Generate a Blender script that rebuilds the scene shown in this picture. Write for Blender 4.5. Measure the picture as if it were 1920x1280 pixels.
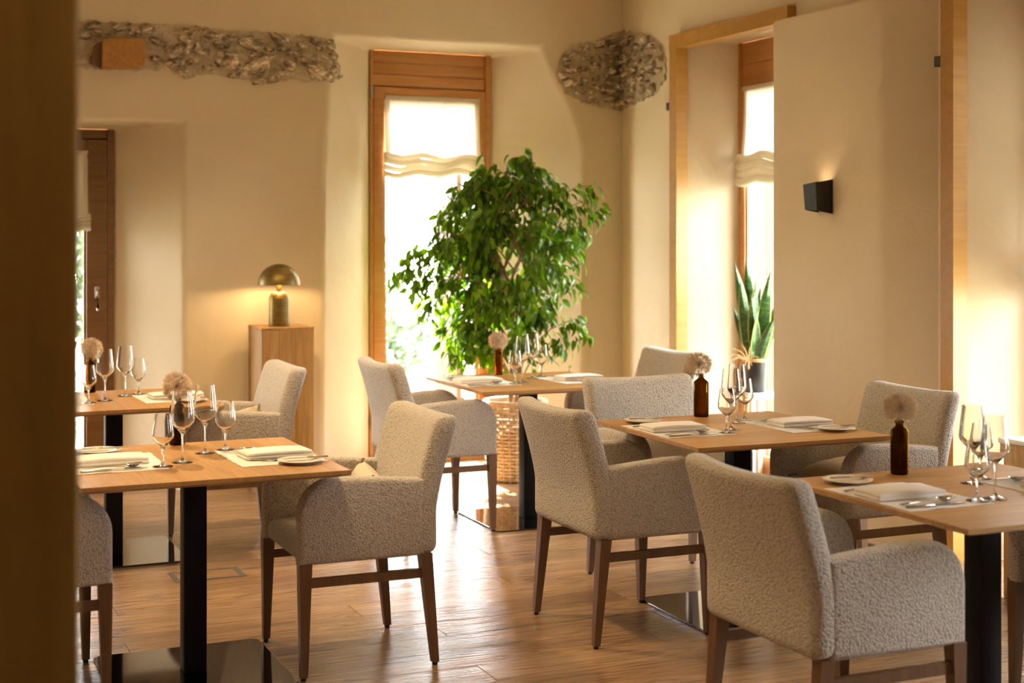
import bpy, bmesh, math, random
from mathutils import Vector, Matrix, noise
R = math.radians
rnd = random.Random(7)
for o in list(bpy.data.objects):
    bpy.data.objects.remove(o)
scene = bpy.context.scene
COL = scene.collection
# ------------------------------------------------------------------ camera
# room axes: x along the back wall, y towards it, z up; the camera stands at the origin of the plan
TH = 0.41
cam_d = bpy.data.cameras.new('camera')
cam = bpy.data.objects.new('camera', cam_d); COL.objects.link(cam)
cam.location = (0, 0, 1.537)
cam.rotation_euler = (R(90), 0, -TH)
cam_d.sensor_width = 36
cam_d.lens = 2700 / 1920 * 36
cam_d.shift_y = -195 / 1920
cam_d.clip_start = 0.05
cam_d.dof.use_dof = True
cam_d.dof.focus_distance = 5.7
cam_d.dof.aperture_fstop = 2.6
scene.camera = cam
# ------------------------------------------------------------------ light and exposure
SKY, SUN, SPOT = 25.0, 75.0, 15.0
world = bpy.data.worlds.new('sky'); scene.world = world
world.use_nodes = True
wn = world.node_tree.nodes; wn.clear()
bg = wn.new('ShaderNodeBackground'); wo = wn.new('ShaderNodeOutputWorld')
bg.inputs['Color'].default_value = (0.96, 0.98, 1.0, 1)
bg.inputs['Strength'].default_value = SKY
world.node_tree.links.new(bg.outputs[0], wo.inputs[0])
sun_d = bpy.data.lights.new('sun', 'SUN'); sun = bpy.data.objects.new('sun', sun_d); COL.objects.link(sun)
sun_d.energy = SUN; sun_d.angle = R(0.6); sun_d.color = (1, 0.93, 0.82)
sun.rotation_euler = (R(-42), 0, 0); sun.location = (3.4, 14, 8)
vs = scene.view_settings
vs.view_transform = 'Standard'; vs.look = 'None'; vs.gamma = 1; vs.use_curve_mapping = False
vs.exposure = 0.56
cy = scene.cycles
cy.max_bounces = 10; cy.diffuse_bounces = 5; cy.glossy_bounces = 4; cy.transmission_bounces = 10
cy.transparent_max_bounces = 16; cy.sample_clamp_indirect = 6.0
cy.caustics_reflective = False
cy.adaptive_threshold = 0.02

# ------------------------------------------------------------------ material helpers
MATS = {}
def new_mat(name):
    m = bpy.data.materials.new(name); m.use_nodes = True
    nt = m.node_tree; nt.nodes.clear()
    out = nt.nodes.new('ShaderNodeOutputMaterial')
    MATS[name] = m
    return m, nt, out
def N(nt, kind, **kw):
    n = nt.nodes.new(kind)
    for k, v in kw.items():
        if k in n.inputs: n.inputs[k].default_value = v
        else: setattr(n, k, v)
    return n
def ramp(nt, fac, stops):
    r = nt.nodes.new('ShaderNodeValToRGB'); e = r.color_ramp.elements
    while len(e) > 1: e.remove(e[-1])
    e[0].position = stops[0][0]; e[0].color = (*stops[0][1], 1)
    for p, c in stops[1:]:
        x = e.new(p); x.color = (*c, 1)
    nt.links.new(fac, r.inputs['Fac'])
    return r.outputs['Color']
def coords(nt, scale=(1, 1, 1), per_object=True, what='Object'):
    tc = nt.nodes.new('ShaderNodeTexCoord')
    mp = nt.nodes.new('ShaderNodeMapping'); mp.inputs['Scale'].default_value = scale
    nt.links.new(tc.outputs[what], mp.inputs['Vector'])
    if per_object:
        oi = nt.nodes.new('ShaderNodeObjectInfo')
        mul = nt.nodes.new('ShaderNodeVectorMath'); mul.operation = 'SCALE'
        cmb = nt.nodes.new('ShaderNodeCombineXYZ')
        for k in 'XYZ': nt.links.new(oi.outputs['Random'], cmb.inputs[k])
        mul.inputs['Scale'].default_value = 37.0
        nt.links.new(cmb.outputs[0], mul.inputs[0])
        nt.links.new(mul.outputs[0], mp.inputs['Location'])
    return mp.outputs[0]
def bump(nt, height, dist, strength=1.0):
    b = nt.nodes.new('ShaderNodeBump'); b.inputs['Distance'].default_value = dist; b.inputs['Strength'].default_value = strength
    nt.links.new(height, b.inputs['Height'])
    return b.outputs['Normal']
def bsdf(nt, out, color=None, rough=0.5, metal=0.0, **kw):
    p = nt.nodes.new('ShaderNodeBsdfPrincipled')
    p.inputs['Roughness'].default_value = rough; p.inputs['Metallic'].default_value = metal
    if color is not None:
        if isinstance(color, tuple): p.inputs['Base Color'].default_value = (*color, 1)
        else: nt.links.new(color, p.inputs['Base Color'])
    for k, v in kw.items(): p.inputs[k.replace('_', ' ')].default_value = v
    nt.links.new(p.outputs[0], out.inputs['Surface'])
    return p
def plain(name, color, rough=0.5, metal=0.0, **kw):
    m, nt, out = new_mat(name); bsdf(nt, out, color, rough, metal, **kw); return m
def wood(name, dark, mid, light, stretch=(1.2, 16, 16), rough=0.4, bumpd=0.0006, vary=0.25, coarse=2.2):
    m, nt, out = new_mat(name)
    v = coords(nt, stretch)
    n1 = N(nt, 'ShaderNodeTexNoise', Scale=coarse, Detail=6.0, Roughness=0.62, Distortion=0.9); nt.links.new(v, n1.inputs['Vector'])
    n2 = N(nt, 'ShaderNodeTexNoise', Scale=coarse * 7, Detail=4.0, Roughness=0.7); nt.links.new(v, n2.inputs['Vector'])
    mx = nt.nodes.new('ShaderNodeMix'); mx.data_type = 'FLOAT'; mx.inputs[0].default_value = 0.35
    nt.links.new(n1.outputs['Fac'], mx.inputs[2]); nt.links.new(n2.outputs['Fac'], mx.inputs[3])
    col = ramp(nt, mx.outputs[0], [(0.3, dark), (0.5, mid), (0.7, light)])
    oi = nt.nodes.new('ShaderNodeObjectInfo')
    mr = N(nt, 'ShaderNodeMapRange'); mr.inputs['To Min'].default_value = 1 - vary; mr.inputs['To Max'].default_value = 1 + vary
    nt.links.new(oi.outputs['Random'], mr.inputs['Value'])
    hs = nt.nodes.new('ShaderNodeHueSaturation'); nt.links.new(col, hs.inputs['Color']); nt.links.new(mr.outputs[0], hs.inputs['Value'])
    p = bsdf(nt, out, hs.outputs[0], rough)
    nt.links.new(bump(nt, mx.outputs[0], bumpd), p.inputs['Normal'])
    return m

# plaster
m, nt, out = new_mat('plaster')
v = coords(nt, (1, 1, 1), False)
n1 = N(nt, 'ShaderNodeTexNoise', Scale=1.3, Detail=5.0, Roughness=0.55); nt.links.new(v, n1.inputs['Vector'])
n2 = N(nt, 'ShaderNodeTexNoise', Scale=5.0, Detail=7.0, Roughness=0.5, Distortion=1.6); nt.links.new(v, n2.inputs['Vector'])
col = ramp(nt, n1.outputs['Fac'], [(0.3, (0.67, 0.56, 0.395)), (0.7, (0.735, 0.63, 0.46))])
p = bsdf(nt, out, col, 0.85)
nt.links.new(bump(nt, n2.outputs['Fac'], 0.010, 0.5), p.inputs['Normal'])
# floor oak, table oak, window larch, trim, dark legs, pedestal, beam
m, nt, out = new_mat('oak_floor')
v = coords(nt, (0.55, 7.5, 7.5), True)
n1 = N(nt, 'ShaderNodeTexNoise', Scale=1.0, Detail=2.5, Roughness=0.5, Distortion=0.5); nt.links.new(v, n1.inputs['Vector'])
mu = nt.nodes.new('ShaderNodeMath'); mu.operation = 'MULTIPLY'; mu.inputs[1].default_value = 17.0; nt.links.new(n1.outputs['Fac'], mu.inputs[0])
fc = nt.nodes.new('ShaderNodeMath'); fc.operation = 'FRACT'; nt.links.new(mu.outputs[0], fc.inputs[0])
v2 = coords(nt, (3.5, 150, 150), True)
n2 = N(nt, 'ShaderNodeTexNoise', Scale=1.0, Detail=3.0, Roughness=0.6); nt.links.new(v2, n2.inputs['Vector'])
v3 = coords(nt, (0.8, 3, 3), True)
n3 = N(nt, 'ShaderNodeTexNoise', Scale=1.0, Detail=2.0); nt.links.new(v3, n3.inputs['Vector'])
rings = ramp(nt, fc.outputs[0], [(0.0, (0.25, 0.25, 0.25)), (0.12, (0.55, 0.55, 0.55)), (0.45, (1, 1, 1)), (0.9, (0.75, 0.75, 0.75)), (1.0, (0.25, 0.25, 0.25))])
pore = ramp(nt, n2.outputs['Fac'], [(0.36, (0.45, 0.45, 0.45)), (0.5, (1, 1, 1))])
tone = ramp(nt, n3.outputs['Fac'], [(0.3, (0.225, 0.122, 0.058)), (0.5, (0.305, 0.175, 0.088)), (0.7, (0.37, 0.22, 0.116))])
mm = nt.nodes.new('ShaderNodeMix'); mm.data_type = 'RGBA'; mm.blend_type = 'MULTIPLY'; mm.inputs[0].default_value = 0.6
nt.links.new(tone, mm.inputs[6]); nt.links.new(rings, mm.inputs[7])
m2 = nt.nodes.new('ShaderNodeMix'); m2.data_type = 'RGBA'; m2.blend_type = 'MULTIPLY'; m2.inputs[0].default_value = 0.5
nt.links.new(mm.outputs[2], m2.inputs[6]); nt.links.new(pore, m2.inputs[7])
oi = nt.nodes.new('ShaderNodeObjectInfo'); mr = N(nt, 'ShaderNodeMapRange'); mr.inputs['To Min'].default_value = 0.86; mr.inputs['To Max'].default_value = 1.14
nt.links.new(oi.outputs['Random'], mr.inputs['Value'])
hs = nt.nodes.new('ShaderNodeHueSaturation'); nt.links.new(m2.outputs[2], hs.inputs['Color']); nt.links.new(mr.outputs[0], hs.inputs['Value'])
p = bsdf(nt, out, hs.outputs[0], 0.26)
hb = nt.nodes.new('ShaderNodeMix'); hb.data_type = 'RGBA'; hb.blend_type = 'MULTIPLY'; hb.inputs[0].default_value = 1.0
nt.links.new(rings, hb.inputs[6]); nt.links.new(pore, hb.inputs[7])
nt.links.new(bump(nt, hb.outputs[2], 0.0016, 0.8), p.inputs['Normal'])
wood('oak_table', (0.30, 0.145, 0.040), (0.41, 0.215, 0.066), (0.50, 0.28, 0.10), (1.0, 14, 14), 0.42, 0.0002, 0.14)
wood('larch', (0.38, 0.155, 0.04), (0.47, 0.21, 0.06), (0.55, 0.27, 0.09), (1, 22, 22), 0.42, 0.0003, 0.06, 1.2)
wood('trim_wood', (0.32, 0.155, 0.022), (0.40, 0.205, 0.034), (0.46, 0.25, 0.05), (1, 22, 22), 0.45, 0.0003, 0.04, 1.2)
wood('walnut', (0.085, 0.036, 0.013), (0.13, 0.06, 0.022), (0.17, 0.082, 0.032), (16, 16, 1.2), 0.42, 0.0002, 0.12)
wood('door_wood', (0.12, 0.050, 0.012), (0.17, 0.078, 0.02), (0.22, 0.105, 0.03), (1, 22, 22), 0.5, 0.0003, 0.06, 1.2)
wood('pedestal_wood', (0.17, 0.08, 0.016), (0.34, 0.175, 0.042), (0.45, 0.255, 0.078), (18, 18, 1.0), 0.6, 0.0015, 0.1)
wood('post_wood', (0.25, 0.145, 0.030), (0.31, 0.18, 0.040), (0.35, 0.205, 0.05), (14, 14, 1), 0.6, 0.0005, 0.05)
wood('beam_wood', (0.26, 0.11, 0.02), (0.40, 0.19, 0.045), (0.46, 0.24, 0.07), (9, 9, 9), 0.7, 0.003, 0.05)
wood('outdoor_wood', (0.065, 0.04, 0.025), (0.085, 0.055, 0.036), (0.10, 0.067, 0.046), (14, 14, 1), 0.7, 0.001, 0.1)
# boucle
m, nt, out = new_mat('boucle')
v = coords(nt, (1, 1, 1), True)
n1 = N(nt, 'ShaderNodeTexNoise', Scale=60.0, Detail=2.0, Distortion=0.6); nt.links.new(v, n1.inputs['Vector'])
vo = N(nt, 'ShaderNodeTexVoronoi', Scale=185.0, feature='SMOOTH_F1', Randomness=1.0)
ad = nt.nodes.new('ShaderNodeVectorMath'); ad.operation = 'MULTIPLY_ADD'
ad.inputs[1].default_value = (0.012, 0.012, 0.012)
nt.links.new(n1.outputs['Color'], ad.inputs[0]); nt.links.new(v, ad.inputs[2]); nt.links.new(ad.outputs[0], vo.inputs['Vector'])
col = ramp(nt, vo.outputs['Distance'], [(0.05, (0.65, 0.595, 0.53)), (0.75, (0.34, 0.295, 0.25))])
p = bsdf(nt, out, col, 0.95, Sheen_Weight=0.35, Sheen_Roughness=0.5, Specular_IOR_Level=0.15)
inv = nt.nodes.new('ShaderNodeMath'); inv.operation = 'SUBTRACT'; inv.inputs[0].default_value = 1.0
nt.links.new(vo.outputs['Distance'], inv.inputs[1])
nt.links.new(bump(nt, inv.outputs[0], 0.006, 0.8), p.inputs['Normal'])
def cloth(name, c0, c1, scale=400.0, trans=0.0, rough=0.9, bd=0.0005):
    m, nt, out = new_mat(name)
    v = coords(nt, (1, 1, 1), True)
    n1 = N(nt, 'ShaderNodeTexNoise', Scale=scale, Detail=3.0); nt.links.new(v, n1.inputs['Vector'])
    col = ramp(nt, n1.outputs['Fac'], [(0.3, c0), (0.7, c1)])
    p = bsdf(nt, out, col, rough, Sheen_Weight=0.2, Specular_IOR_Level=0.2)
    nt.links.new(bump(nt, n1.outputs['Fac'], bd), p.inputs['Normal'])
    if trans > 0:
        tr = nt.nodes.new('ShaderNodeBsdfTranslucent'); nt.links.new(col, tr.inputs['Color'])
        ms = nt.nodes.new('ShaderNodeMixShader'); ms.inputs[0].default_value = trans
        nt.links.new(p.outputs[0], ms.inputs[1]); nt.links.new(tr.outputs[0], ms.inputs[2]); nt.links.new(ms.outputs[0], out.inputs['Surface'])
    return m
cloth('linen_white', (0.74, 0.68, 0.62), (0.82, 0.77, 0.72))
cloth('placemat_cloth', (0.66, 0.61, 0.56), (0.76, 0.72, 0.67), 300)
cloth('cushion_cloth', (0.58, 0.49, 0.38), (0.66, 0.57, 0.45), 350)
cloth('tassel_thread', (0.22, 0.15, 0.08), (0.3, 0.21, 0.12), 200)
cloth('blind_sheer', (0.86, 0.84, 0.80), (0.93, 0.91, 0.88), 250, 0.5)
cloth('blind_linen', (0.70, 0.63, 0.50), (0.78, 0.72, 0.60), 250, 0.22)
cloth('raffia', (0.5, 0.3, 0.13), (0.68, 0.45, 0.22), 120)
cloth('wicker', (0.42, 0.29, 0.17), (0.66, 0.51, 0.34), 60, 0, 0.75, 0.001)
cloth('seed_fluff', (0.66, 0.52, 0.37), (0.78, 0.64, 0.47), 100, 0.4)
plain('black_metal', (0.008, 0.007, 0.007), 0.4)
plain('column_metal', (0.008, 0.006, 0.006), 0.5, Specular_IOR_Level=0.15)
plain('dark_glide', (0.006, 0.005, 0.005), 0.6)
m, nt, out = new_mat('polished_steel')
v = coords(nt, (1, 1, 1), True)
n1 = N(nt, 'ShaderNodeTexNoise', Scale=6.0, Detail=1.0); nt.links.new(v, n1.inputs['Vector'])
p = bsdf(nt, out, (0.16, 0.15, 0.15), 0.06, 1.0)
plain('cutlery_steel', (0.62, 0.59, 0.55), 0.16, 1.0)
plain('hinge_steel', (0.45, 0.43, 0.4), 0.35, 1.0)
plain('frame_steel', (0.10, 0.085, 0.065), 0.5, 0.3)
plain('handle_steel', (0.6, 0.56, 0.5), 0.3, 0.9)
plain('aluminium', (0.035, 0.04, 0.045), 0.6, 0.0)
plain('porcelain', (0.74, 0.69, 0.62), 0.12)
plain('soil', (0.03, 0.02, 0.012), 0.9)
plain('pot_black', (0.012, 0.011, 0.011), 0.35)
plain('stand_white', (0.72, 0.68, 0.62), 0.5)
plain('ceiling_paint', (0.74, 0.64, 0.48), 0.9)
plain('blocker_dark', (0.10, 0.07, 0.05), 0.8)
m, nt, out = new_mat('brass')
v = coords(nt, (3, 3, 40), True)
n1 = N(nt, 'ShaderNodeTexNoise', Scale=4.0, Detail=4.0); nt.links.new(v, n1.inputs['Vector'])
col = ramp(nt, n1.outputs['Fac'], [(0.3, (0.13, 0.085, 0.018)), (0.7, (0.24, 0.16, 0.04))])
bsdf(nt, out, col, 0.42, 0.6)
m, nt, out = new_mat('stone')
v = coords(nt, (1, 1, 1), True)
n1 = N(nt, 'ShaderNodeTexNoise', Scale=1.3, Detail=7.0, Roughness=0.7); nt.links.new(v, n1.inputs['Vector'])
col = ramp(nt, n1.outputs['Fac'], [(0.34, (0.05, 0.034, 0.02)), (0.45, (0.25, 0.195, 0.13)), (0.54, (0.46, 0.38, 0.27)), (0.64, (0.80, 0.72, 0.60))])  # dark crevices and white highlights are put into the stone colour
oi = nt.nodes.new('ShaderNodeObjectInfo')
mr = N(nt, 'ShaderNodeMapRange'); mr.inputs['To Min'].default_value = 0.9; mr.inputs['To Max'].default_value = 1.6
nt.links.new(oi.outputs['Random'], mr.inputs['Value'])
hs = nt.nodes.new('ShaderNodeHueSaturation'); nt.links.new(col, hs.inputs['Color']); nt.links.new(mr.outputs[0], hs.inputs['Value'])
p = bsdf(nt, out, hs.outputs[0], 0.9); nt.links.new(bump(nt, n1.outputs['Fac'], 0.012), p.inputs['Normal'])
m, nt, out = new_mat('mortar')
v = coords(nt, (1, 1, 1), True)
n1 = N(nt, 'ShaderNodeTexNoise', Scale=20.0, Detail=8.0, Roughness=0.7); nt.links.new(v, n1.inputs['Vector'])
col = ramp(nt, n1.outputs['Fac'], [(0.30, (0.24, 0.18, 0.11)), (0.42, (0.52, 0.425, 0.28)), (0.55, (0.66, 0.55, 0.38)), (0.7, (0.76, 0.65, 0.48))])
p = bsdf(nt, out, col, 0.95); nt.links.new(bump(nt, n1.outputs['Fac'], 0.03), p.inputs['Normal'])
def glass(name, color, ior=1.45, rough=0.0):
    m, nt, out = new_mat(name)
    g = N(nt, 'ShaderNodeBsdfGlass', IOR=ior, Roughness=rough); g.inputs['Color'].default_value = (*color, 1)
    nt.links.new(g.outputs[0], out.inputs['Surface']); return m
glass('crystal', (1.0, 1.0, 1.0))
glass('amber_backlit', (0.70, 0.42, 0.08))  # paler copy for the window table's bottle, backlight put into the glass colour
glass('amber_glass', (0.45, 0.305, 0.055))
m, nt, out = new_mat('window_glass')
tr = nt.nodes.new('ShaderNodeBsdfTransparent'); gl = N(nt, 'ShaderNodeBsdfGlossy', Roughness=0.0)
lw = N(nt, 'ShaderNodeLayerWeight', Blend=0.5); ms = nt.nodes.new('ShaderNodeMixShader')
pw = nt.nodes.new('ShaderNodeMath'); pw.operation = 'POWER'; pw.inputs[1].default_value = 5.0; nt.links.new(lw.outputs['Facing'], pw.inputs[0])
ma = nt.nodes.new('ShaderNodeMath'); ma.operation = 'MULTIPLY_ADD'; ma.inputs[1].default_value = 0.9; ma.inputs[2].default_value = 0.04; nt.links.new(pw.outputs[0], ma.inputs[0])
tr.inputs['Color'].default_value = (0.98, 0.985, 0.98, 1)
nt.links.new(ma.outputs[0], ms.inputs[0]); nt.links.new(tr.outputs[0], ms.inputs[1]); nt.links.new(gl.outputs[0], ms.inputs[2]); nt.links.new(ms.outputs[0], out.inputs['Surface'])
def leafmat(name, c0, c1, trans=0.4, rough=0.35):
    m, nt, out = new_mat(name)
    oi = nt.nodes.new('ShaderNodeObjectInfo'); geo = nt.nodes.new('ShaderNodeNewGeometry')
    ad = nt.nodes.new('ShaderNodeMath'); ad.operation = 'ADD'; nt.links.new(oi.outputs['Random'], ad.inputs[0]); nt.links.new(geo.outputs['Random Per Island'], ad.inputs[1])
    frc = nt.nodes.new('ShaderNodeMath'); frc.operation = 'FRACT'; nt.links.new(ad.outputs[0], frc.inputs[0])
    col = ramp(nt, frc.outputs[0], [(0.0, c0), (1.0, c1)])
    p = bsdf(nt, out, col, rough)
    tl = nt.nodes.new('ShaderNodeBsdfTranslucent')
    hs = N(nt, 'ShaderNodeHueSaturation', Value=1.5, Saturation=1.1); nt.links.new(col, hs.inputs['Color']); nt.links.new(hs.outputs[0], tl.inputs['Color'])
    ms = nt.nodes.new('ShaderNodeMixShader'); ms.inputs[0].default_value = trans
    nt.links.new(p.outputs[0], ms.inputs[1]); nt.links.new(tl.outputs[0], ms.inputs[2]); nt.links.new(ms.outputs[0], out.inputs['Surface'])
    return m
leafmat('ficus_leaf', (0.048, 0.125, 0.008), (0.175, 0.315, 0.018), 0.36, 0.3)
leafmat('garden_leaf', (0.012, 0.026, 0.006), (0.04, 0.065, 0.018), 0.2, 0.7)
leafmat('garden_blossom', (0.02, 0.03, 0.014), (0.4, 0.4, 0.37), 0.2, 0.6)
m, nt, out = new_mat('snake_leaf')
v = coords(nt, (1, 1, 1), True)
n1 = N(nt, 'ShaderNodeTexNoise', Scale=9.0, Detail=3.0, Distortion=1.0)
mp2 = nt.nodes.new('ShaderNodeMapping'); mp2.inputs['Scale'].default_value = (2, 2, 9); nt.links.new(v, mp2.inputs['Vector']); nt.links.new(mp2.outputs[0], n1.inputs['Vector'])
col = ramp(nt, n1.outputs['Fac'], [(0.35, (0.012, 0.05, 0.014)), (0.6, (0.05, 0.13, 0.03)), (0.8, (0.2, 0.27, 0.06))])
bsdf(nt, out, col, 0.3)
plain('snake_edge', (0.34, 0.36, 0.07), 0.4)
cloth('bark', (0.22, 0.13, 0.07), (0.42, 0.28, 0.17), 30, 0, 0.9, 0.004)
m, nt, out = new_mat('lawn')
v = coords(nt, (1, 1, 1), False)
n1 = N(nt, 'ShaderNodeTexNoise', Scale=3.0, Detail=6.0); nt.links.new(v, n1.inputs['Vector'])
bsdf(nt, out, ramp(nt, n1.outputs['Fac'], [(0.35, (0.30, 0.32, 0.22)), (0.65, (0.55, 0.53, 0.44))]), 0.95)
def emit(name, color, strength):
    m, nt, out = new_mat(name)
    e = N(nt, 'ShaderNodeEmission', Strength=strength); e.inputs['Color'].default_value = (*color, 1)
    nt.links.new(e.outputs[0], out.inputs['Surface'])
emit('bulb_glow', (1.0, 0.66, 0.30), 12.0)
emit('ambient_glow', (1.0, 0.68, 0.34), 16.0)
emit('downlight_glow', (1.0, 0.72, 0.42), 15.0)

# ------------------------------------------------------------------ mesh helpers
class MB:
    def __init__(s): s.v = []; s.f = []
    def add(s, vs, fs, M=None):
        b = len(s.v)
        s.v += [tuple(M @ Vector(p)) if M is not None else tuple(p) for p in vs]
        s.f += [tuple(b + i for i in f) for f in fs]
        return s
    def box(s, x0, x1, y0, y1, z0, z1, M=None):
        return s.add([(x0,y0,z0),(x1,y0,z0),(x1,y1,z0),(x0,y1,z0),(x0,y0,z1),(x1,y0,z1),(x1,y1,z1),(x0,y1,z1)],
                     [(0,3,2,1),(4,5,6,7),(0,1,5,4),(1,2,6,5),(2,3,7,6),(3,0,4,7)], M)
    def hexa(s, lo, hi):
        return s.add(list(lo) + list(hi), [(0,3,2,1),(4,5,6,7),(0,1,5,4),(1,2,6,5),(2,3,7,6),(3,0,4,7)])
    def lathe(s, prof, n=24, closed=False, M=None):
        vs, fs = [], []
        for r, z in prof:
            for k in range(n):
                a = 2 * math.pi * k / n; vs.append((r * math.cos(a), r * math.sin(a), z))
        L = len(prof)
        for i in range(L if closed else L - 1):
            j = (i + 1) % L
            for k in range(n):
                k2 = (k + 1) % n
                fs.append((i*n+k, i*n+k2, j*n+k2, j*n+k))
        return s.add(vs, fs, M)
    def tube(s, pts, rad, n=8, cap=True):
        pts = [Vector(p) for p in pts]; vs, fs = [], []
        up = Vector((0, 0, 1))
        for i, p in enumerate(pts):
            d = (pts[min(i+1, len(pts)-1)] - pts[max(i-1, 0)]).normalized()
            a = d.cross(up)
            if a.length < 1e-3: a = d.cross(Vector((1, 0, 0)))
            a.normalize(); b = d.cross(a)
            r = rad[i] if isinstance(rad, (list, tuple)) else rad
            for k in range(n):
                t = 2 * math.pi * k / n; vs.append(p + a * (r * math.cos(t)) + b * (r * math.sin(t)))
        for i in range(len(pts) - 1):
            for k in range(n):
                k2 = (k + 1) % n; fs.append((i*n+k, (i+1)*n+k, (i+1)*n+k2, i*n+k2))
        if cap:
            fs.append(tuple(range(n))); fs.append(tuple(reversed(range((len(pts)-1)*n, len(pts)*n))))
        return s.add(vs, fs)
    def rbox(s, size, r, n=(2, 2, 2), deform=None, center=(0, 0, 0), rs=3):
        # rounded box: size full extents, r corner radius, n inner divisions per axis
        h = [a / 2 for a in size]
        ax = []
        for a, k in zip(h, n):
            edge = [-a + r * (1 - math.cos(math.pi/2 * i / rs)) for i in range(rs)]
            mid = [-(a - r) + 2 * (a - r) * i / max(k, 1) for i in range(max(k, 1) + 1)]
            ax.append(edge + mid + [-e for e in reversed(edge)])
        idx = {}; vs = []; fs = []
        nx, ny, nz = [len(a) for a in ax]
        def vid(i, j, k):
            if (i, j, k) not in idx:
                p = Vector((ax[0][i], ax[1][j], ax[2][k]))
                q = Vector([max(-(h[t] - r), min(h[t] - r, p[t])) for t in range(3)])
                d = p - q
                if d.length > 1e-9:
                    m = max(abs(x) for x in d)
                    p = q + d.normalized() * m if False else q + d.normalized() * r
                if deform: p = Vector(deform(p))
                idx[(i, j, k)] = len(vs); vs.append(p + Vector(center))
            return idx[(i, j, k)]
        for i in range(nx - 1):
            for j in range(ny - 1):
                fs.append((vid(i,j,0), vid(i,j+1,0), vid(i+1,j+1,0), vid(i+1,j,0)))
                fs.append((vid(i,j,nz-1), vid(i+1,j,nz-1), vid(i+1,j+1,nz-1), vid(i,j+1,nz-1)))
        for i in range(nx - 1):
            for k in range(nz - 1):
                fs.append((vid(i,0,k), vid(i+1,0,k), vid(i+1,0,k+1), vid(i,0,k+1)))
                fs.append((vid(i,ny-1,k), vid(i,ny-1,k+1), vid(i+1,ny-1,k+1), vid(i+1,ny-1,k)))
        for j in range(ny - 1):
            for k in range(nz - 1):
                fs.append((vid(0,j,k), vid(0,j,k+1), vid(0,j+1,k+1), vid(0,j+1,k)))
                fs.append((vid(nx-1,j,k), vid(nx-1,j+1,k), vid(nx-1,j+1,k+1), vid(nx-1,j,k+1)))
        return s.add(vs, fs)
    def slab(s, outline, t0, t1, r=0.0, plane='xz', steps=4):
        # 2D outline (counter-clockwise) extruded from t0 to t1 with rounded rims of radius r
        n = len(outline); P = [Vector(p) for p in outline]
        nor = []
        for i in range(n):
            a = (P[i] - P[i-1]).normalized(); b = (P[(i+1) % n] - P[i]).normalized()
            na = Vector((a.y, -a.x)); nb = Vector((b.y, -b.x)); m = na + nb
            m = m / max(0.3, m.length_squared / 2)
            nor.append(m)
        rings = []
        if r > 0:
            for k in range(steps + 1):
                a = math.pi/2 * k / steps; rings.append((t0 + r * (1 - math.sin(a)), r * (1 - math.cos(a))))
            rings = [(t0 + r * (1 - math.cos(math.pi/2*k/steps)), r * (1 - math.sin(math.pi/2*k/steps))) for k in range(steps + 1)]
            rings += [(t1 - r * (1 - math.cos(math.pi/2*k/steps)), r * (1 - math.sin(math.pi/2*k/steps))) for k in range(steps, -1, -1)]
        else: rings = [(t0, 0), (t1, 0)]
        vs, fs = [], []
        for t, ins in rings:
            for p, m in zip(P, nor):
                q = p - m * ins
                vs.append((q.x, t, q.y) if plane == 'xz' else ((q.x, q.y, t) if plane == 'xy' else (t, q.x, q.y)))
        for i in range(len(rings) - 1):
            for k in range(n):
                k2 = (k + 1) % n; fs.append((i*n+k, i*n+k2, (i+1)*n+k2, (i+1)*n+k))
        fs.append(tuple(reversed(range(n)))); fs.append(tuple(range((len(rings)-1)*n, len(rings)*n)))
        return s.add(vs, fs)
    def mesh(s, name, mat, smooth=True, weld=False):
        me = bpy.data.meshes.new(name); me.from_pydata(s.v, [], s.f)
        bm = bmesh.new(); bm.from_mesh(me)
        if weld: bmesh.ops.remove_doubles(bm, verts=bm.verts, dist=1e-4)
        bmesh.ops.recalc_face_normals(bm, faces=bm.faces)
        bm.to_mesh(me); bm.free()
        if mat: me.materials.append(MATS[mat])
        if smooth == True:
            me.polygons.foreach_set('use_smooth', [True] * len(me.polygons))
            me.set_sharp_from_angle(angle=R(42))
        return me
    def build(s, name, mat, parent=None, smooth=True, loc=None, weld=False):
        return link(name, s.mesh(name, mat, smooth, weld), parent, loc)
def link(name, me, parent=None, loc=None):
    o = bpy.data.objects.new(name, me); COL.objects.link(o)
    if parent is not None: o.parent = parent
    if loc is not None: o.location = loc
    return o
def thing(name, label, cat, loc=(0, 0, 0), rotz=0.0, group=None, kind=None):
    o = bpy.data.objects.new(name, None); COL.objects.link(o); o.empty_display_size = 0.1
    o.location = loc; o.rotation_euler = (0, 0, rotz)
    return tag(o, label, cat, group, kind)
def tag(o, label=None, cat=None, group=None, kind=None):
    if label: o['label'] = label
    if cat: o['category'] = cat
    if group: o['group'] = group
    if kind: o['kind'] = kind
    return o
def kids(o): return [c for c in bpy.data.objects if c.parent == o]
def copy_tree(o, parent=None):
    c = o.copy(); COL.objects.link(c)
    if parent is not None: c.parent = parent
    for ch in o.children: copy_tree(ch, c)
    return c

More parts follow.
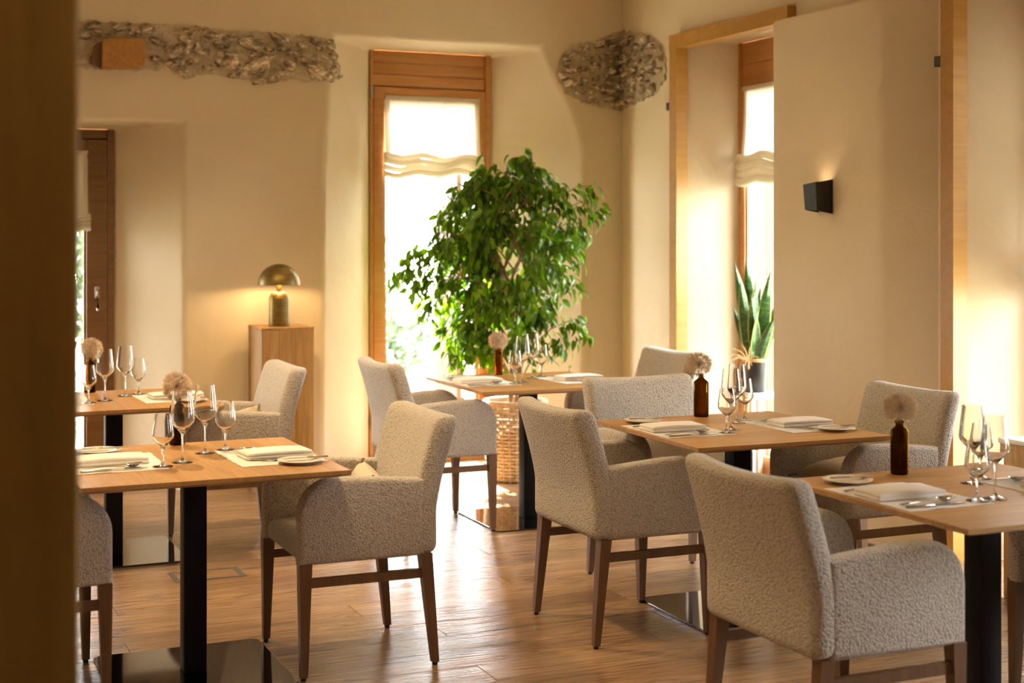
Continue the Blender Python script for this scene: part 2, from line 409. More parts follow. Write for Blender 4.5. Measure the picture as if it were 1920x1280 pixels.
# ------------------------------------------------------------------ room shell
WB, WR = 8.85, 4.68           # back wall plane (y) and right wall plane (x)
CEIL = 3.3
def wall(name, s0, s1, ztop, openings, mapf, label):
    """openings: list of dict(L=[(z,s)..], R=[(z,s)..], top, inner=(is0,is1,itop), depth) sorted along s"""
    levels = sorted({0.0, ztop} | {z for o in openings for z, _ in o['L']} | {z for o in openings for z, _ in o['R']})
    def at(pl, z):
        for (za, sa), (zb, sb) in zip(pl, pl[1:]):
            if za - 1e-6 <= z <= zb + 1e-6: return sa + (sb - sa) * (z - za) / (zb - za)
        return pl[-1][1]
    mb = MB()
    def quad(*ps): mb.add([mapf(*p) for p in ps], [(0, 1, 2, 3)])
    for za, zb in zip(levels, levels[1:]):
        ca = cb = s0
        for o in openings:
            la, lb = at(o['L'], za), at(o['L'], zb)
            quad((ca, za, 0), (la, za, 0), (lb, zb, 0), (cb, zb, 0))
            ca, cb = at(o['R'], za), at(o['R'], zb)
            if zb <= o['top'] + 1e-6:
                i0, i1, it = o['inner']; k = it / o['top']; d = o['depth']
                quad((la, za, 0), (i0, za*k, d), (i0, zb*k, d), (lb, zb, 0))
                quad((ca, za, 0), (cb, zb, 0), (i1, zb*k, d), (i1, za*k, d))
            else:
                quad((la, za, 0), (ca, za, 0), (cb, zb, 0), (lb, zb, 0))
        quad((ca, za, 0), (s1, za, 0), (s1, zb, 0), (cb, zb, 0))
    for o in openings:
        i0, i1, it = o['inner']; d = o['depth']
        quad((at(o['L'], o['top']), o['top'], 0), (i0, it, d), (i1, it, d), (at(o['R'], o['top']), o['top'], 0))
    w = mb.build(name, 'plaster', smooth=True, weld=True)
    bv = w.modifiers.new('soft_edges', 'BEVEL'); bv.width = 0.028; bv.segments = 4; bv.limit_method = 'ANGLE'; bv.angle_limit = R(25); bv.harden_normals = True
    return tag(w, label, None, None, 'structure')
O_DOOR = dict(L=[(0, 0.05), (2.236, 0.05)], R=[(0, 1.67), (2.236, 1.665)], top=2.236, inner=(0.30, 1.305, 2.21), depth=0.40)
O_WIN = dict(L=[(0, 2.54), (1.9, 2.55), (2.82, 2.60)], R=[(0, 4.37), (1.7, 4.39), (1.95, 4.385), (2.15, 4.375), (2.29, 4.345), (2.41, 4.29), (2.53, 4.21), (2.66, 4.13), (2.76, 4.085), (2.82, 4.07)],
             top=2.82, inner=(2.99, 3.873, 2.805), depth=0.45)
wall_back = wall('wall_back', -2.2, 4.9, CEIL, [O_DOOR, O_WIN], lambda s, z, d: (s, WB + d, z), 'cream plastered back wall with deep window niches')
def ro(a, b): return dict(L=[(0, a), (2.83, a)], R=[(0, b), (2.83, b)], top=2.83, inner=(a + 0.12, b - 0.165, 2.785), depth=0.37)
RO = [(1.75, 2.65), (4.2, 5.485), (6.79, 8.085)]
wall_right = wall('wall_right', -3.5, 8.95, CEIL, [ro(*r) for r in RO], lambda s, z, d: (WR + d, s, z), 'cream plastered right wall with framed window bays')
pier = MB(); pier.slab([(4.515, 5.77), (4.75, 5.50), (4.75, 6.765), (4.56, 6.76), (4.52, 6.75), (4.50, 6.725), (4.50, 5.83), (4.503, 5.80)], 0.0, 2.735, 0.02, 'xy')
pier.build('pier', 'plaster', wall_right)['label'] = 'wall pier projecting between the two bays'
tag(MB().box(-2.3, -2.2, -3.6, 8.95, 0, CEIL).build('wall_left', 'plaster', smooth=False), 'plain cream left wall', kind='structure')
tag(MB().box(-2.3, 4.75, -3.6, -3.5, 0, CEIL).build('wall_front', 'plaster', smooth=False), 'plain cream wall behind the viewpoint', kind='structure')
tag(MB().box(-2.3, 5.2, -3.6, 9.4, CEIL, CEIL + 0.1).build('ceiling', 'ceiling_paint', smooth=False), 'pale flat ceiling', kind='structure')
floor = tag(MB().box(-2.3, 5.1, -3.6, 9.35, -0.12, -0.022).build('floor', 'oak_floor', smooth=False), 'oiled oak plank floor', kind='structure')
# planks
PW = 0.2
row = 0
y = 0.6
while y < 9.3:
    x = -2.2 + rnd.uniform(-1.9, -0.1)
    while x < 5.05:
        L = rnd.uniform(1.7, 2.5)
        xa, xb = max(x, -2.2), min(x + L, 5.05)
        if xb - xa > 0.05:
            dz = rnd.uniform(-0.0006, 0.0)
            w2 = PW / 2 - 0.0011; l2 = (xb - xa) / 2 - 0.0011; b = 0.0012
            mb = MB(); mb.hexa([(-l2, -w2, -0.02), (l2, -w2, -0.02), (l2, w2, -0.02), (-l2, w2, -0.02)], [(-l2, -w2, -b), (l2, -w2, -b), (l2, w2, -b), (-l2, w2, -b)])
            mb.hexa([(-l2, -w2, -b), (l2, -w2, -b), (l2, w2, -b), (-l2, w2, -b)], [(-l2+b, -w2+b, 0), (l2-b, -w2+b, 0), (l2-b, w2-b, 0), (-l2+b, w2-b, 0)])
            mb.f = [f for i, f in enumerate(mb.f) if i not in (1, 6)]
            mb.build('plank', 'oak_floor', floor, smooth=False, loc=((xa + xb) / 2, y + PW / 2, dz))
        x += L
    y += PW
# wooden trims round the bays in the right wall
for n, (a, b) in enumerate(RO):
    t = thing('trim_%d' % (n + 1), ['slim wooden surround of the narrow bay beside the viewpoint', 'wooden surround of the window bay right of the pier', 'honey coloured wooden surround of the far window bay'][n], None, (WR, 0, 0), 0, None, 'structure')
    MB().box(-0.055, 0.028, b - 0.075, b + 0.015, 0, 2.83 + 0.002).build('jamb', 'trim_wood', t, smooth=False)
    MB().box(-0.055, 0.028, a - 0.015, a + 0.075, 0, 2.83 + 0.002).build('jamb', 'trim_wood', t, smooth=False)
    MB().box(-0.057, 0.028, a - 0.017, b + 0.017, 2.745, 2.835).build('lintel', 'trim_wood', t, smooth=False)
# near door post left of the viewpoint
t = thing('trim_4', 'dark brown out-of-focus wooden post close to the viewpoint', None, (0, 0, 0), 0, None, 'structure')
MB().rbox((0.125, 0.12, CEIL), 0.008, (1, 1, 1), center=(0.170, 2.01, CEIL/2)).build('post', 'post_wood', t)
MB().rbox((0.30, 0.10, CEIL), 0.006, (1, 1, 1), center=(-0.055, 2.03, CEIL/2)).build('rebate', 'post_wood', t)
MB().rbox((0.035, 0.05, CEIL), 0.006, (1, 1, 1), center=(0.05, 1.985, CEIL/2)).build('bead', 'post_wood', t)

# exposed rubble stone: mortar bed and single stones
def ragged(outline, step=0.02, amp=0.006, seed=0):
    out = []; n = len(outline)
    for i in range(n):
        a, b = Vector(outline[i]), Vector(outline[(i+1) % n]); k = max(1, int((b - a).length / step))
        for j in range(k):
            p = a.lerp(b, j / k); q = Vector((p.x * 31 + seed, p.y * 31, seed))
            out.append((p.x + amp * noise.noise(q), p.y + amp * noise.noise(q + Vector((9, 5, 2)))))
    return out
def inside(p, poly):
    c = False; n = len(poly)
    for i in range(n):
        (x1, y1), (x2, y2) = poly[i], poly[i-1]
        if (y1 > p[1]) != (y2 > p[1]) and p[0] < (x2 - x1) * (p[1] - y1) / (y2 - y1) + x1: c = not c
    return c
def stone_mesh(sx, sy, sz, seed, flat=0.5):
    bm = bmesh.new(); bmesh.ops.create_icosphere(bm, subdivisions=2, radius=1)
    for v_ in bm.verts:
        p = v_.co.copy()
        m_ = max(abs(p.x), abs(p.y), abs(p.z)); p = p.lerp(p / m_, 0.38)
        k = 1 + 0.42 * noise.noise(p * 1.1 + Vector((seed * 3.7, seed, 1))) + 0.2 * noise.noise(p * 3.1 + Vector((seed, 4, seed)))
        v_.co = Vector((p.x * sx * k, p.y * sy * k, p.z * sz * k))
    me = bpy.data.meshes.new('stone'); bm.to_mesh(me); bm.free(); me.materials.append(MATS['stone'])
    me.polygons.foreach_set('use_smooth', [True] * len(me.polygons)); me.set_sharp_from_angle(angle=R(34))
    return me
STONES = [stone_mesh(1, 1, 1, i * 1.7 + 0.3) for i in range(9)]
def stones(poly, to3d, parent, rotz, seed, n=160, smin=0.035, smax=0.085, avoid=None, proud=0.018):
    r = random.Random(seed); placed = []
    xs = [p[0] for p in poly]; zs = [p[1] for p in poly]
    for k in range(n * 30):
        s_ = smin + (smax - smin) * r.random() ** (1.2 if k < 600 else 4)
        p = (r.uniform(min(xs), max(xs)), r.uniform(min(zs), max(zs)))
        asp = r.uniform(1.1, 1.9)
        w, h_ = s_ * asp, s_ * 0.78
        if not all(inside((p[0] + dx * w * 0.8, p[1] + dz * h_ * 0.8), poly) for dx, dz in ((-1, 0), (1, 0), (0, 1), (0, -1))): continue
        if avoid and avoid[0] - w < p[0] < avoid[1] + w and avoid[2] - h_ < p[1] < avoid[3] + h_: continue
        if any(((p[0] - q[0]) / (w + q[2])) ** 2 + ((p[1] - q[1]) / (h_ + q[3])) ** 2 < 0.98 for q in placed): continue
        placed.append((*p, w, h_))
        o = link('stone', STONES[r.randrange(9)], parent, to3d(p[0], p[1], 0.006))
        o.scale = (w, 0.03 + r.random() * proud * 1.6, h_); o.rotation_euler = (r.uniform(-0.2, 0.2), r.uniform(-0.5, 0.5), rotz + r.uniform(-0.2, 0.2))
        if len(placed) >= n: break
BAND = [(0.95, 2.822), (1.27, 2.824), (1.522, 2.823), (1.779, 2.822), (2.01, 2.815), (2.313, 2.812), (2.573, 2.80), (2.58, 2.72), (2.58, 2.66), (2.575, 2.58), (2.56, 2.549), (2.451, 2.524), (2.313, 2.531), (2.211, 2.503), (2.127, 2.483), (2.06, 2.514), (1.943, 2.525), (1.845, 2.543), (1.779, 2.534), (1.666, 2.496), (1.601, 2.542), (1.553, 2.589), (1.509, 2.535), (1.474, 2.552), (1.426, 2.545), (1.085, 2.535), (0.95, 2.60)]
def bed(poly, mapf, parent, seed):
    ol = ragged(poly, 0.015, 0.02, seed); mb = MB(); n = len(ol)
    rings = [(1.0, -0.01), (1.0, 0.004), (0.985, 0.009)]
    cx = sum(p[0] for p in ol) / n; cz = sum(p[1] for p in ol) / n
    vs = [];
    for k, d in rings: vs += [mapf(p[0], p[1], d) for p in ol]
    fs = [(i*n+j, i*n+(j+1) % n, (i+1)*n+(j+1) % n, (i+1)*n+j) for i in range(2) for j in range(n)]
    fs.append(tuple(range(2*n, 3*n)))
    mb.add(vs, fs); return mb.build('mortar', 'mortar', parent, smooth=False)
bk = lambda s, z, d: (s, WB - d, z)
rt = lambda s, z, d: (WR - d, s, z)
bed(BAND, bk, wall_back, 3)
stones(BAND, bk, wall_back, 0, 11, 60, 0.028, 0.080, (1.12, 1.43, 2.53, 2.73), 0.012)
# stones wrapping round the niche edge
for k, (sx, zz, d) in enumerate([(2.585, 2.76, -0.01), (2.60, 2.69, -0.03), (2.625, 2.63, -0.06), (2.60, 2.60, -0.02), (2.64, 2.585, -0.08), (2.58, 2.56, 0.0)]):
    o = link('stone', STONES[k], wall_back, (sx, WB - d, zz)); o.scale = (0.045, 0.04, 0.038); o.rotation_euler = (0.2 * k, 0.3, 0.7)
CB = [(4.68, 2.97), (4.60, 2.945), (4.486, 2.894), (4.303, 2.848), (4.202, 2.752), (4.17, 2.624), (4.243, 2.518), (4.405, 2.451), (4.61, 2.414), (4.68, 2.42)]
CR = [(8.85, 2.97), (8.76, 2.95), (8.483, 2.894), (8.302, 2.801), (8.231, 2.705), (8.245, 2.567), (8.373, 2.491), (8.67, 2.446), (8.85, 2.42)]
bed(CB, bk, wall_back, 6); bed(CR, rt, wall_right, 9)
stones(CB, bk, wall_back, 0, 21, 34, 0.02, 0.052, None, 0.012); stones(CR, rt, wall_right, R(90), 31, 34, 0.02, 0.052, None, 0.012)
# beam end in the stone band
t = thing('beam_end', 'squared wooden beam end set in the stone band', 'beam', (1.285, WB, 2.63))
mb = MB(); ol = [(-0.115, -0.09), (0.105, -0.082), (0.135, -0.06), (0.135, 0.06), (0.115, 0.094), (-0.09, 0.085), (-0.115, 0.06)]
mb.slab([(p[0], p[1]) for p in ol], -0.10, 0.02, 0.006, 'xz'); mb.build('end_face', 'beam_wood', t)
MB().slab([(-0.175, -0.06), (-0.11, -0.092), (-0.105, 0.075), (-0.15, 0.05)], -0.06, 0.02, 0.004, 'xz').build('charred_side', 'walnut', t)

# ------------------------------------------------------------------ windows
def window(name, label, w, h, loc, rotz, head, boards=3, thr=0.04, hinge=True, handle=False, stile=(0.105, 0.095), top=0.09, bot=0.10, mat='larch'):
    """local: x along the width 0..w, y outward, z up"""
    t = thing(name, label, None, loc, rotz, None, 'structure')
    dpt = 0.09; fw = 0.022
    MB().box(0, fw, -0.02, dpt, 0, h).build('frame_jamb', mat, t, smooth=False)
    MB().box(w - 0.04, w, -0.02, dpt, 0, h).build('frame_jamb', mat, t, smooth=False)
    MB().box(0, w, -0.02, dpt, 0, thr).build('threshold', mat, t, smooth=False)
    MB().box(-0.06, w + 0.06, 0.045, dpt, head - 0.04, h + 0.07).build('frame_head', mat, t, smooth=False)
    MB().box(-0.06, fw, 0.045, dpt, 0, head - 0.041).build('sub_frame', mat, t, smooth=False)
    MB().box(w - 0.04, w + 0.06, 0.045, dpt, 0, head - 0.041).build('sub_frame', mat, t, smooth=False)
    bh = (h - head) / max(1, boards)
    for i in range(boards):
        z0 = head + i * bh
        MB().rbox((w - fw - 0.04 - 0.002, 0.05 + 0.004 * (i % 2), bh - 0.003), 0.004, (1, 1, 1), center=((w + fw - 0.04) / 2, 0.02 + 0.003 * (i % 2), z0 + bh / 2), rs=2).build('head_board', mat, t)
    z0, z1 = thr, head - 0.006
    s0, s1 = stile
    MB().rbox((s0 - fw - 0.004, 0.085, z1 - z0), 0.006, (1, 1, 1), center=((s0 + fw) / 2, 0.02, (z0 + z1) / 2), rs=2).build('sash_stile', mat, t)
    MB().rbox((s1 - 0.044, 0.085, z1 - z0), 0.006, (1, 1, 1), center=(w - (s1 + 0.04) / 2, 0.02, (z0 + z1) / 2), rs=2).build('sash_stile', mat, t)
    MB().rbox((w - s0 - s1 + 0.01, 0.08, top), 0.006, (1, 1, 1), center=((w + s0 - s1) / 2, 0.02, z1 - top / 2), rs=2).build('sash_rail', mat, t)
    MB().rbox((w - s0 - s1 + 0.01, 0.08, bot), 0.006, (1, 1, 1), center=((w + s0 - s1) / 2, 0.02, z0 + bot / 2), rs=2).build('sash_rail', mat, t)
    g = 0.012
    for nm, bx in (('glazing_bead', (s0 - 0.002, s0 + g, z0 + bot, z1 - top)), ('glazing_bead', (w - s1 - g, w - s1 + 0.002, z0 + bot, z1 - top)), ('glazing_bead', (s0, w - s1, z1 - top - g, z1 - top + 0.002)), ('glazing_bead', (s0, w - s1, z0 + bot - 0.002, z0 + bot + g))):
        MB().box(bx[0], bx[1], -0.006, 0.03, bx[2], bx[3]).build(nm, mat, t, smooth=False)
    MB().box(s0 - 0.01, w - s1 + 0.01, 0.028, 0.034, z0 + bot - 0.01, z1 - top + 0.01).build('pane', 'window_glass', t, smooth=False)
    if hinge:
        for zz in (z1 - 0.085, 0.25):
            MB().lathe([(0, 0), (0.009, 0), (0.009, 0.085), (0, 0.085)], 10).build('hinge', 'hinge_steel', t, loc=(fw * 0.55, -0.028, zz))
    if handle:
        hd = MB(); hd.rbox((0.03, 0.012, 0.075), 0.006, (1, 1, 1), center=(w - s1 / 2 - 0.02, -0.03, 1.195)); o = hd.build('handle_plate', 'handle_steel', t)
        hb = MB(); xx = w - s1 / 2 - 0.02
        hb.tube([(xx, -0.03, 1.205), (xx, -0.06, 1.205), (xx, -0.07, 1.195), (xx, -0.068, 1.10), (xx, -0.066, 1.085)], [0.009, 0.009, 0.011, 0.0105, 0.008], 10); hb.build('handle', 'handle_steel', t)
    return t
window('window_1', 'tall larch-framed glazed door in the central niche', 0.883, 2.805, (2.99, WB + 0.45, 0), 0, 2.562)
window('window_2', 'dark wooden glazed door behind the near post', 1.005, 2.21, (0.30, WB + 0.40, 0), 0, 2.15, 1, 0.04, False, True, (0.15, 0.17), 0.075, 0.12, 'door_wood')
for n, (a, b) in enumerate(RO):
    window('window_%d' % (5 - n), ['narrow wooden window beside the viewpoint', 'wooden window in the bay right of the pier', 'larch window in the far right bay behind the snake plant'][n], b - a - 0.285, 2.785, (WR + 0.37, b - 0.165, 0), R(-90), 2.50, 2, 0.05, False, False, (0.075, 0.075), 0.022, 0.10)

def blind(label, w, ztop, zfold, zbot, loc, rotz, seams=4, over=0.012, seed=1, upper='blind_sheer'):
    t = thing('roman_blind', label, 'blind', loc, rotz, 'roman blinds at the windows')
    mb = MB(); nx, nz = 24, 8; H = ztop - zfold
    vs = []; fs = []
    for side, off in ((0, 0.0), (1, -0.003)):
        for j in range(nz + 1):
            for i in range(nx + 1):
                x_ = w * i / nx; z_ = ztop - H * j / nz
                vs.append((x_, off - 0.012 - 0.006 * math.sin(i * 0.9 + seed) * (j / nz) - 0.02 * (j / nz) ** 3, z_))
    st = (nx + 1) * (nz + 1)
    for j in range(nz):
        for i in range(nx):
            a_ = j * (nx + 1) + i
            fs.append((a_, a_ + 1, a_ + nx + 2, a_ + nx + 1)); fs.append((st + a_, st + a_ + nx + 1, st + a_ + nx + 2, st + a_ + 1))
    mb.add(vs, fs); mb.build('panel', upper, t)
    for k in range(seams):
        xs_ = [0.0, w * 0.35, w * 0.63, w - 0.001][k] if seams == 4 else w * k / max(1, seams - 1)
        wd = 0.035 if k in (0, seams - 1) else 0.004
        if k == seams - 1: xs_ = w - wd
        s_ = MB(); pts = []
        for j in range(9):
            z_ = ztop - H * j / 8; yy = -0.017 - 0.02 * (j / 8) ** 3 - 0.006 * abs(math.sin(k + seed)) * (j / 8)
            pts += [(xs_, yy, z_), (xs_ + wd, yy, z_)]
        s_.add(pts, [(2*j, 2*j+1, 2*j+3, 2*j+2) for j in range(8)]); s_.build('hem', 'blind_linen', t)
    MB().box(0, w, -0.03, 0.0, ztop - 0.004, ztop + 0.02).build('head_rail', 'blind_linen', t, smooth=False)
    nf = 4; hh = (zfold - zbot) / nf
    for k in range(nf):
        mb = MB(); pts = []; zc = zfold - hh * (k + 0.5)
        for i in range(25):
            x_ = -over + (w + 2 * over) * i / 24
            dz = 0.012 * math.sin(i * 0.62 + seed + k * 0.35) + 0.006 * math.sin(i * 0.31 + k)
            pts.append((x_, -0.045 - 0.012 * (k % 2), zc + dz - 0.02 * (1 - i / 24) * (k / nf)))
        vs = []; fs = []; m_ = 10
        for p_ in pts:
            for q in range(m_):
                a_ = 2 * math.pi * q / m_; vs.append((p_[0], p_[1] + 0.026 * math.cos(a_), p_[2] + hh * 0.62 * math.sin(a_)))
        for i in range(24):
            for q in range(m_): fs.append((i*m_+q, (i+1)*m_+q, (i+1)*m_+(q+1) % m_, i*m_+(q+1) % m_))
        fs += [tuple(range(m_)), tuple(reversed(range(24*m_, 25*m_)))]
        mb.add(vs, fs); mb.build('fold', 'blind_linen', t)
    return t
blind('white roman blind half lowered on the tall central window', 0.69, 2.478, 2.10, 1.965, (3.095, WB + 0.445, 0), 0, seed=2)
blind('natural linen roman blind on the dark door behind the post', 0.70, 2.055, 1.665, 1.575, (0.445, WB + 0.395, 0), 0, seed=5, upper='blind_linen')
blind('cream roman blind in the far right window bay', 0.80, 2.478, 2.06, 1.89, (WR + 0.365, RO[-1][1] - 0.165 - 0.07, 0), R(-90), seed=9)
blind('added unseen roman blind dimming the bay right of the pier', 0.86, 2.478, 1.47, 1.30, (WR + 0.365, RO[1][1] - 0.165 - 0.07, 0), R(-90), seed=3)  # added out of view and lowered to cut this window's light

# ------------------------------------------------------------------ chairs
def arc(cx, cz, r, a0, a1, n): return [(cx + r * math.cos(R(a0 + (a1 - a0) * i / n)), cz + r * math.sin(R(a0 + (a1 - a0) * i / n))) for i in range(n + 1)]
def make_chair():
    t = thing('armchair', 'x', 'chair')
    def dback(p):
        z = p.z + 0.648; k = max(0.0, (z - 0.56) / 0.33)
        x = p.x - 0.205 - 0.085 * k ** 1.25 - 0.022 * (1 - (p.y / 0.285) ** 2) * min(1, k + 0.2) * (1 if p.x < 0 else 1.15)
        zz = z - 0.012 * (1 - (p.y / 0.285) ** 2) * max(0, (z - 0.8) / 0.09)
        return (x, p.y * (1 - 0.02 * k), zz)
    MB().rbox((0.092, 0.572, 0.496), 0.034, (2, 12, 10), dback, rs=4).build('backrest', 'boucle', t)
    def dseat(p): return (p.x + 0.02, p.y, p.z + 0.437 + 0.012 * (1 - (p.x / 0.23) ** 2) * (1 - (p.y / 0.22) ** 2) * (1 if p.z > 0 else 0))
    MB().rbox((0.47, 0.438, 0.078), 0.03, (6, 6, 1), dseat, rs=4).build('seat', 'boucle', t)
    ol = [(-0.20, 0.398), (0.262, 0.398)] + [(0.262, 0.56)] + arc(0.262 - 0.125, 0.695 - 0.125, 0.125, 0, 90, 9)[0:] + [(0.05, 0.693), (-0.06, 0.685), (-0.20, 0.673)]
    for s_ in (1, -1):
        a0, a1 = (0.215, 0.288) if s_ > 0 else (-0.288, -0.215)
        MB().slab(ol, a0, a1, 0.022, 'xz').build('arm', 'boucle', t)
    for sx in (1, -1):
        for s_ in (1, -1):
            fx = 0.243 if sx > 0 else -0.242; tx = 0.238 if sx > 0 else -0.205
            fy, ty = s_ * 0.269, s_ * 0.262
            a, b = 0.013, 0.0225
            lo = [(fx-a, fy-a, 0.011), (fx+a, fy-a, 0.011), (fx+a, fy+a, 0.011), (fx-a, fy+a, 0.011)]
            hi = [(tx-b, ty-b, 0.405), (tx+b, ty-b, 0.405), (tx+b, ty+b, 0.405), (tx-b, ty+b, 0.405)]
            lg = MB().hexa(lo, hi).build('leg', 'walnut', t, smooth=False)
            MB().lathe([(0, 0), (0.010, 0), (0.0105, 0.012), (0, 0.012)], 10).build('glide', 'dark_glide', lg, loc=(fx, fy, 0))
    for s_ in (1, -1):
        MB().box(-0.205, 0.232, s_ * 0.264 - 0.010, s_ * 0.264 + 0.010, 0.318, 0.350).build('stretcher', 'walnut', t, smooth=False)
    return t
proto = make_chair()
CH = [  # x, y, heading, label
    ((1.571, 5.138), 180, 'cream boucle armchair in the left foreground, right of the near left table'),
    ((2.676, 5.082), 0, 'cream boucle armchair seen from behind in the centre, facing the middle table'),
    ((2.671, 7.224), 0, 'cream boucle armchair left of the table by the window'),
    ((3.22, 5.652), -90, 'cream boucle armchair on the far side of the middle table'),
    ((1.585, 7.225), 180, 'cream boucle armchair in front of the wooden pedestal'),
    ((3.87, 7.27), 180, 'cream boucle armchair right of the table by the window'),
    ((3.80, 5.045), 180, 'cream boucle armchair right of the middle table, below the wall sconce'),
    ((2.515, 3.475), 0, 'large blurred cream armchair in the right foreground, back towards the viewpoint'),
    ((3.69, 3.463), 180, 'cream armchair cut off by the right picture edge'),
    ((0.42, 5.13), 0, 'cream armchair partly hidden by the dark post at left'),
]
CHAIRS = []
for i, ((x, y), hd, lb) in enumerate(CH):
    o = proto if i == 0 else copy_tree(proto)
    o.location = (x, y, 0); o.rotation_euler = (0, 0, R(hd)); o['label'] = lb; o['group'] = 'boucle armchairs at the tables'
    CHAIRS.append(o)

# cushions
def make_cushion(label, w, h, M, seed=0):
    t = thing('cushion', label, 'cushion', (0, 0, 0), 0, 'plain cushions on the armchairs')
    t.matrix_world = M
    mb = MB(); n = 14; vs = []; fs = []
    for side in (1, -1):
        for j in range(n + 1):
            for i in range(n + 1):
                a, b = 2 * i / n - 1, 2 * j / n - 1
                pin = 1 - 0.09 * (1 - abs(b) ** 3) * abs(a) ** 4; pin2 = 1 - 0.09 * (1 - abs(a) ** 3) * abs(b) ** 4
                th_ = 0.055 * ((1 - a ** 4) * (1 - b ** 4)) ** 0.55
                vs.append((a * w / 2 * pin, side * th_ + 0.004 * noise.noise(Vector((a * 3 + seed, b * 3, side))), b * h / 2 * pin2))
    st = (n + 1) ** 2
    for j in range(n):
        for i in range(n):
            q = j * (n + 1) + i
            fs.append((q, q + 1, q + n + 2, q + n + 1)); fs.append((st + q, st + q + n + 1, st + q + n + 2, st + q + 1))
    mb.add(vs, fs); mb.build('cover', 'cushion_cloth', t, weld=True)
    for a, b in ((1, 1), (-1, 1), (1, -1), (-1, -1)):
        ts = MB(); c = Vector((a * w / 2, 0, b * h / 2)); d = Vector((a, 0, b)).normalized()
        ts.tube([c - d * 0.012, c + d * 0.002, c + d * 0.006 + Vector((0, 0, -0.008)), c + d * 0.008 + Vector((0, 0, -0.024))], [0.004, 0.005, 0.005, 0.007], 8); ts.build('tassel', 'tassel_thread', t)
    return t
def on_chair(ch, x, y, z, lean, roll, yaw=0):
    # cushion plane spans the chair's width (y) and height; lean tips it back
    return Matrix.Translation(ch.location) @ Matrix.Rotation(ch.rotation_euler.z, 4, 'Z') @ Matrix.Translation((x, y, z)) @ Matrix.Rotation(R(-90 + yaw), 4, 'Z') @ Matrix.Rotation(R(lean), 4, 'X') @ Matrix.Rotation(R(roll), 4, 'Y')
make_cushion('plain beige cushion on the left foreground armchair', 0.34, 0.17, on_chair(CHAIRS[0], -0.085, -0.02, 0.572, 14, -11), 1)
make_cushion('plain beige cushion on the armchair before the pedestal', 0.36, 0.19, on_chair(CHAIRS[4], -0.085, 0.0, 0.583, 14, 11), 2)
make_cushion('plain beige cushion on the armchair behind the middle table', 0.38, 0.20, on_chair(CHAIRS[3], -0.075, 0.0, 0.575, 14, 3), 3)
make_cushion('plain beige cushion lying on the armchair below the sconce', 0.36, 0.30, on_chair(CHAIRS[6], 0.04, 0.0, 0.532, 84, 4), 4)

# ------------------------------------------------------------------ tables
TS = 0.884; TZ = 0.75
def make_table(label, loc, along_y, rot):
    t = thing('dining_table', label, 'table', (loc[0], loc[1], 0), rot, 'square oak dining tables')
    h = TS / 2; nb = 6; bw = TS / nb
    for k in range(nb):
        a, b = -h + k * bw, -h + (k + 1) * bw
        la, lb = (0.035 if k == 0 else 0), (0.035 if k == nb - 1 else 0)
        e = 0.00025
        top = [(-h, a+e, 0.012), (h, a+e, 0.012), (h, b-e, 0.012), (-h, b-e, 0.012)]
        mb = MB(); mb.hexa([(-h, a+e, -0.002), (h, a+e, -0.002), (h, b-e, -0.002), (-h, b-e, -0.002)], top)
        mb.hexa([(-h+0.035, a+e+la, -0.014), (h-0.035, a+e+la, -0.014), (h-0.035, b-e-lb, -0.014), (-h+0.035, b-e-lb, -0.014)], [(-h, a+e, -0.002), (h, a+e, -0.002), (h, b-e, -0.002), (-h, b-e, -0.002)])
        mb.f = [f for i, f in enumerate(mb.f) if i not in (0, 7)]
        o = mb.build('tabletop_board', 'oak_table', t, smooth=False, loc=(0, 0, TZ - 0.012), weld=True)
        if along_y: o.rotation_euler = (0, 0, R(90))
    MB().box(-0.2, 0.2, -0.2, 0.2, 0.715, 0.724).build('mounting_plate', 'column_metal', t, smooth=False)
    MB().rbox((0.08, 0.08, 0.709), 0.004, (1, 1, 1), center=(0, 0, 0.008 + 0.3545), rs=2).build('column', 'column_metal', t)
    s_ = 0.306; rr = 0.035
    ol = arc(s_-rr, s_-rr, rr, 0, 90, 5) + arc(-s_+rr, s_-rr, rr, 90, 180, 5) + arc(-s_+rr, -s_+rr, rr, 180, 270, 5) + arc(s_-rr, -s_+rr, rr, 270, 360, 5)
    MB().slab(ol, 0.0, 0.008, 0.0015, 'xy', 2).build('base_plate', 'polished_steel', t, smooth=False)
    return t
TAB = {'A1': (1.011, 7.179, 'far left table', 0.005, True), 'A2': (0.998, 5.126, 'near left table', 0.008, True), 'B': (3.229, 7.206, 'window table', -0.015, False),
       'C': (3.23, 5.09, 'middle table', -0.015, False), 'D': (3.114, 3.508, 'front right table', 0.0, False)}
TL = {'A1': 'square oak table on a black column, far left by the pedestal', 'A2': 'square oak table on a black column in the left foreground', 'B': 'square oak table on a black column beside the tall window and ficus',
      'C': 'square oak table on a black column in the middle right of the room', 'D': 'square oak table on a black column in the right foreground'}
for k, (x, y, nm, rz, al) in TAB.items(): make_table(TL[k], (x, y), al, rz)

